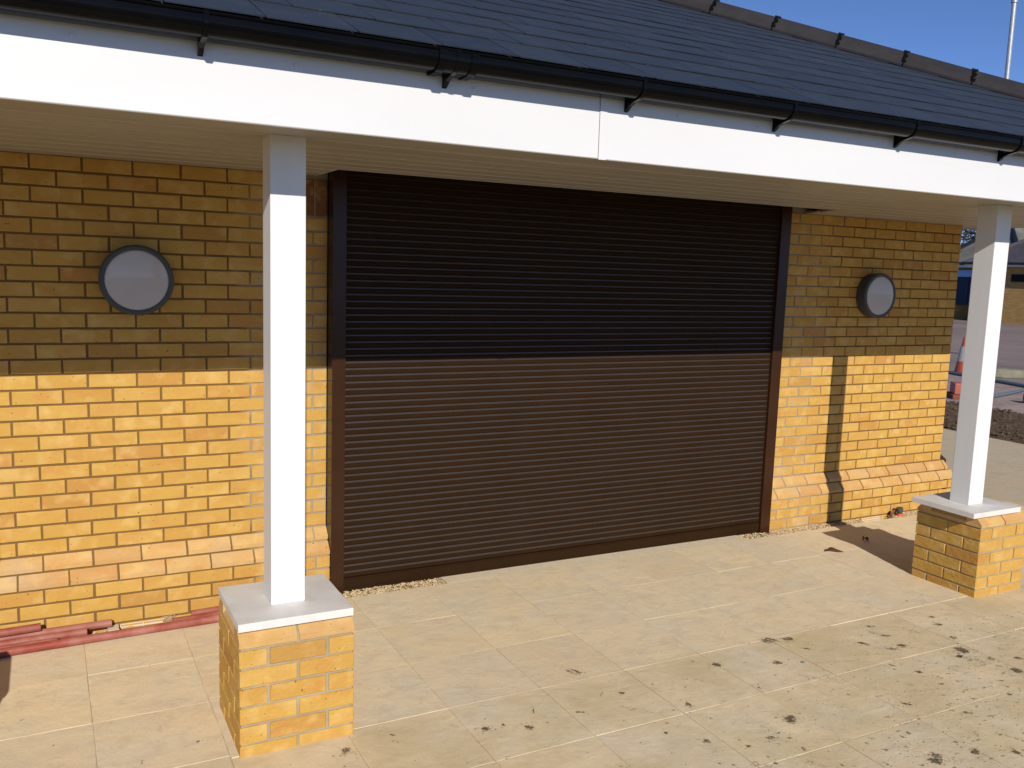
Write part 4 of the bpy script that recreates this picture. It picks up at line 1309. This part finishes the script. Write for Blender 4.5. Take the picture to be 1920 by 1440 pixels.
# bare tree behind the far roofs
def tree(x, y, hgt, seed, label, group):
    rnd = random.Random(seed)
    t = empty('bare_tree', (x, y, 0), label, 'tree', group)
    tk = MB(); tw = MB()
    def grow(p, d, L, r, lev):
        q = p + d * L
        tube(tk if lev < 2 else tw, p, q, r, r * 0.62, 7 if lev < 2 else 4, False)
        if lev >= 5: return
        for _ in range(3 if lev < 4 else 4):
            nd = (d + Vector((rnd.gauss(0, 0.5), rnd.gauss(0, 0.5), rnd.gauss(0.12, 0.35)))).normalized()
            grow(p + d * L * rnd.uniform(0.55, 1.0), nd, L * rnd.uniform(0.6, 0.8), r * 0.55, lev + 1)
    grow(Vector((0, 0, 0)), Vector((0, 0, 1)), hgt * 0.28, hgt * 0.02, 0)
    link('trunk', tk.me('trunk'), M_bark, t); link('crown', tw.me('crown'), M_bark, t)
tree(58.5, 31.5, 9.0, 3, 'bare winter tree above the dark roof at the right edge', 'bare trees behind the far buildings')
tree(57.5, 37.5, 8.2, 8, 'bare winter tree behind the grey roof between wall and post', 'bare trees behind the far buildings')
tree(60, 26, 8.5, 12, 'bare winter tree beyond the dark-roofed building, just past the right edge', 'bare trees behind the far buildings')
def thicket(x, y, rx, ry, z0, z1, n, seed, label):
    rnd = random.Random(seed)
    t = empty('leafless_tree', (x, y, 0), label, 'tree')
    mb = MB(); tube(mb, (0, 0, 0), (0.1, 0, (z0 + z1) / 2), 0.16, 0.07, 8); link('trunk', mb.me('trunk'), M_bark, t)
    mb = MB()
    for _ in range(n):
        while True:
            a, b, c = (rnd.uniform(-1, 1) for _ in range(3))
            if a * a + b * b + c * c < 1: break
        k = 1 + 0.3 * noise.noise(Vector((a * 2, b * 2, c * 2)))
        p = Vector((a * rx * k, b * ry * k, (z0 + z1) / 2 + c * (z1 - z0) / 2 * k))
        d = Vector((a + rnd.gauss(0, 0.6), b + rnd.gauss(0, 0.6), 0.6 + c * 0.5 + rnd.gauss(0, 0.4))).normalized() * rnd.uniform(0.12, 0.3)
        e_ = d.orthogonal().normalized() * rnd.uniform(0.02, 0.05)
        mb.add([p - e_, p + e_, p + d + e_ * 0.3, p + d - e_ * 0.3], [(0, 1, 2, 3)])
    link('crown', mb.me('crown'), M_twig, t)
thicket(52.5, 33.2, 2.2, 2.6, 1.6, 6.6, 12000, 21, 'grey twiggy leafless tree filling the gap between the wall corner and the far post')
print('counts', len(bpy.data.objects), 'slates', nS, 'slabs', nslab, 'bricksL', len([c for c in wl.children if c.name.startswith('brick')]), 'bricksR', len([c for c in wr.children if c.name.startswith('brick')]))
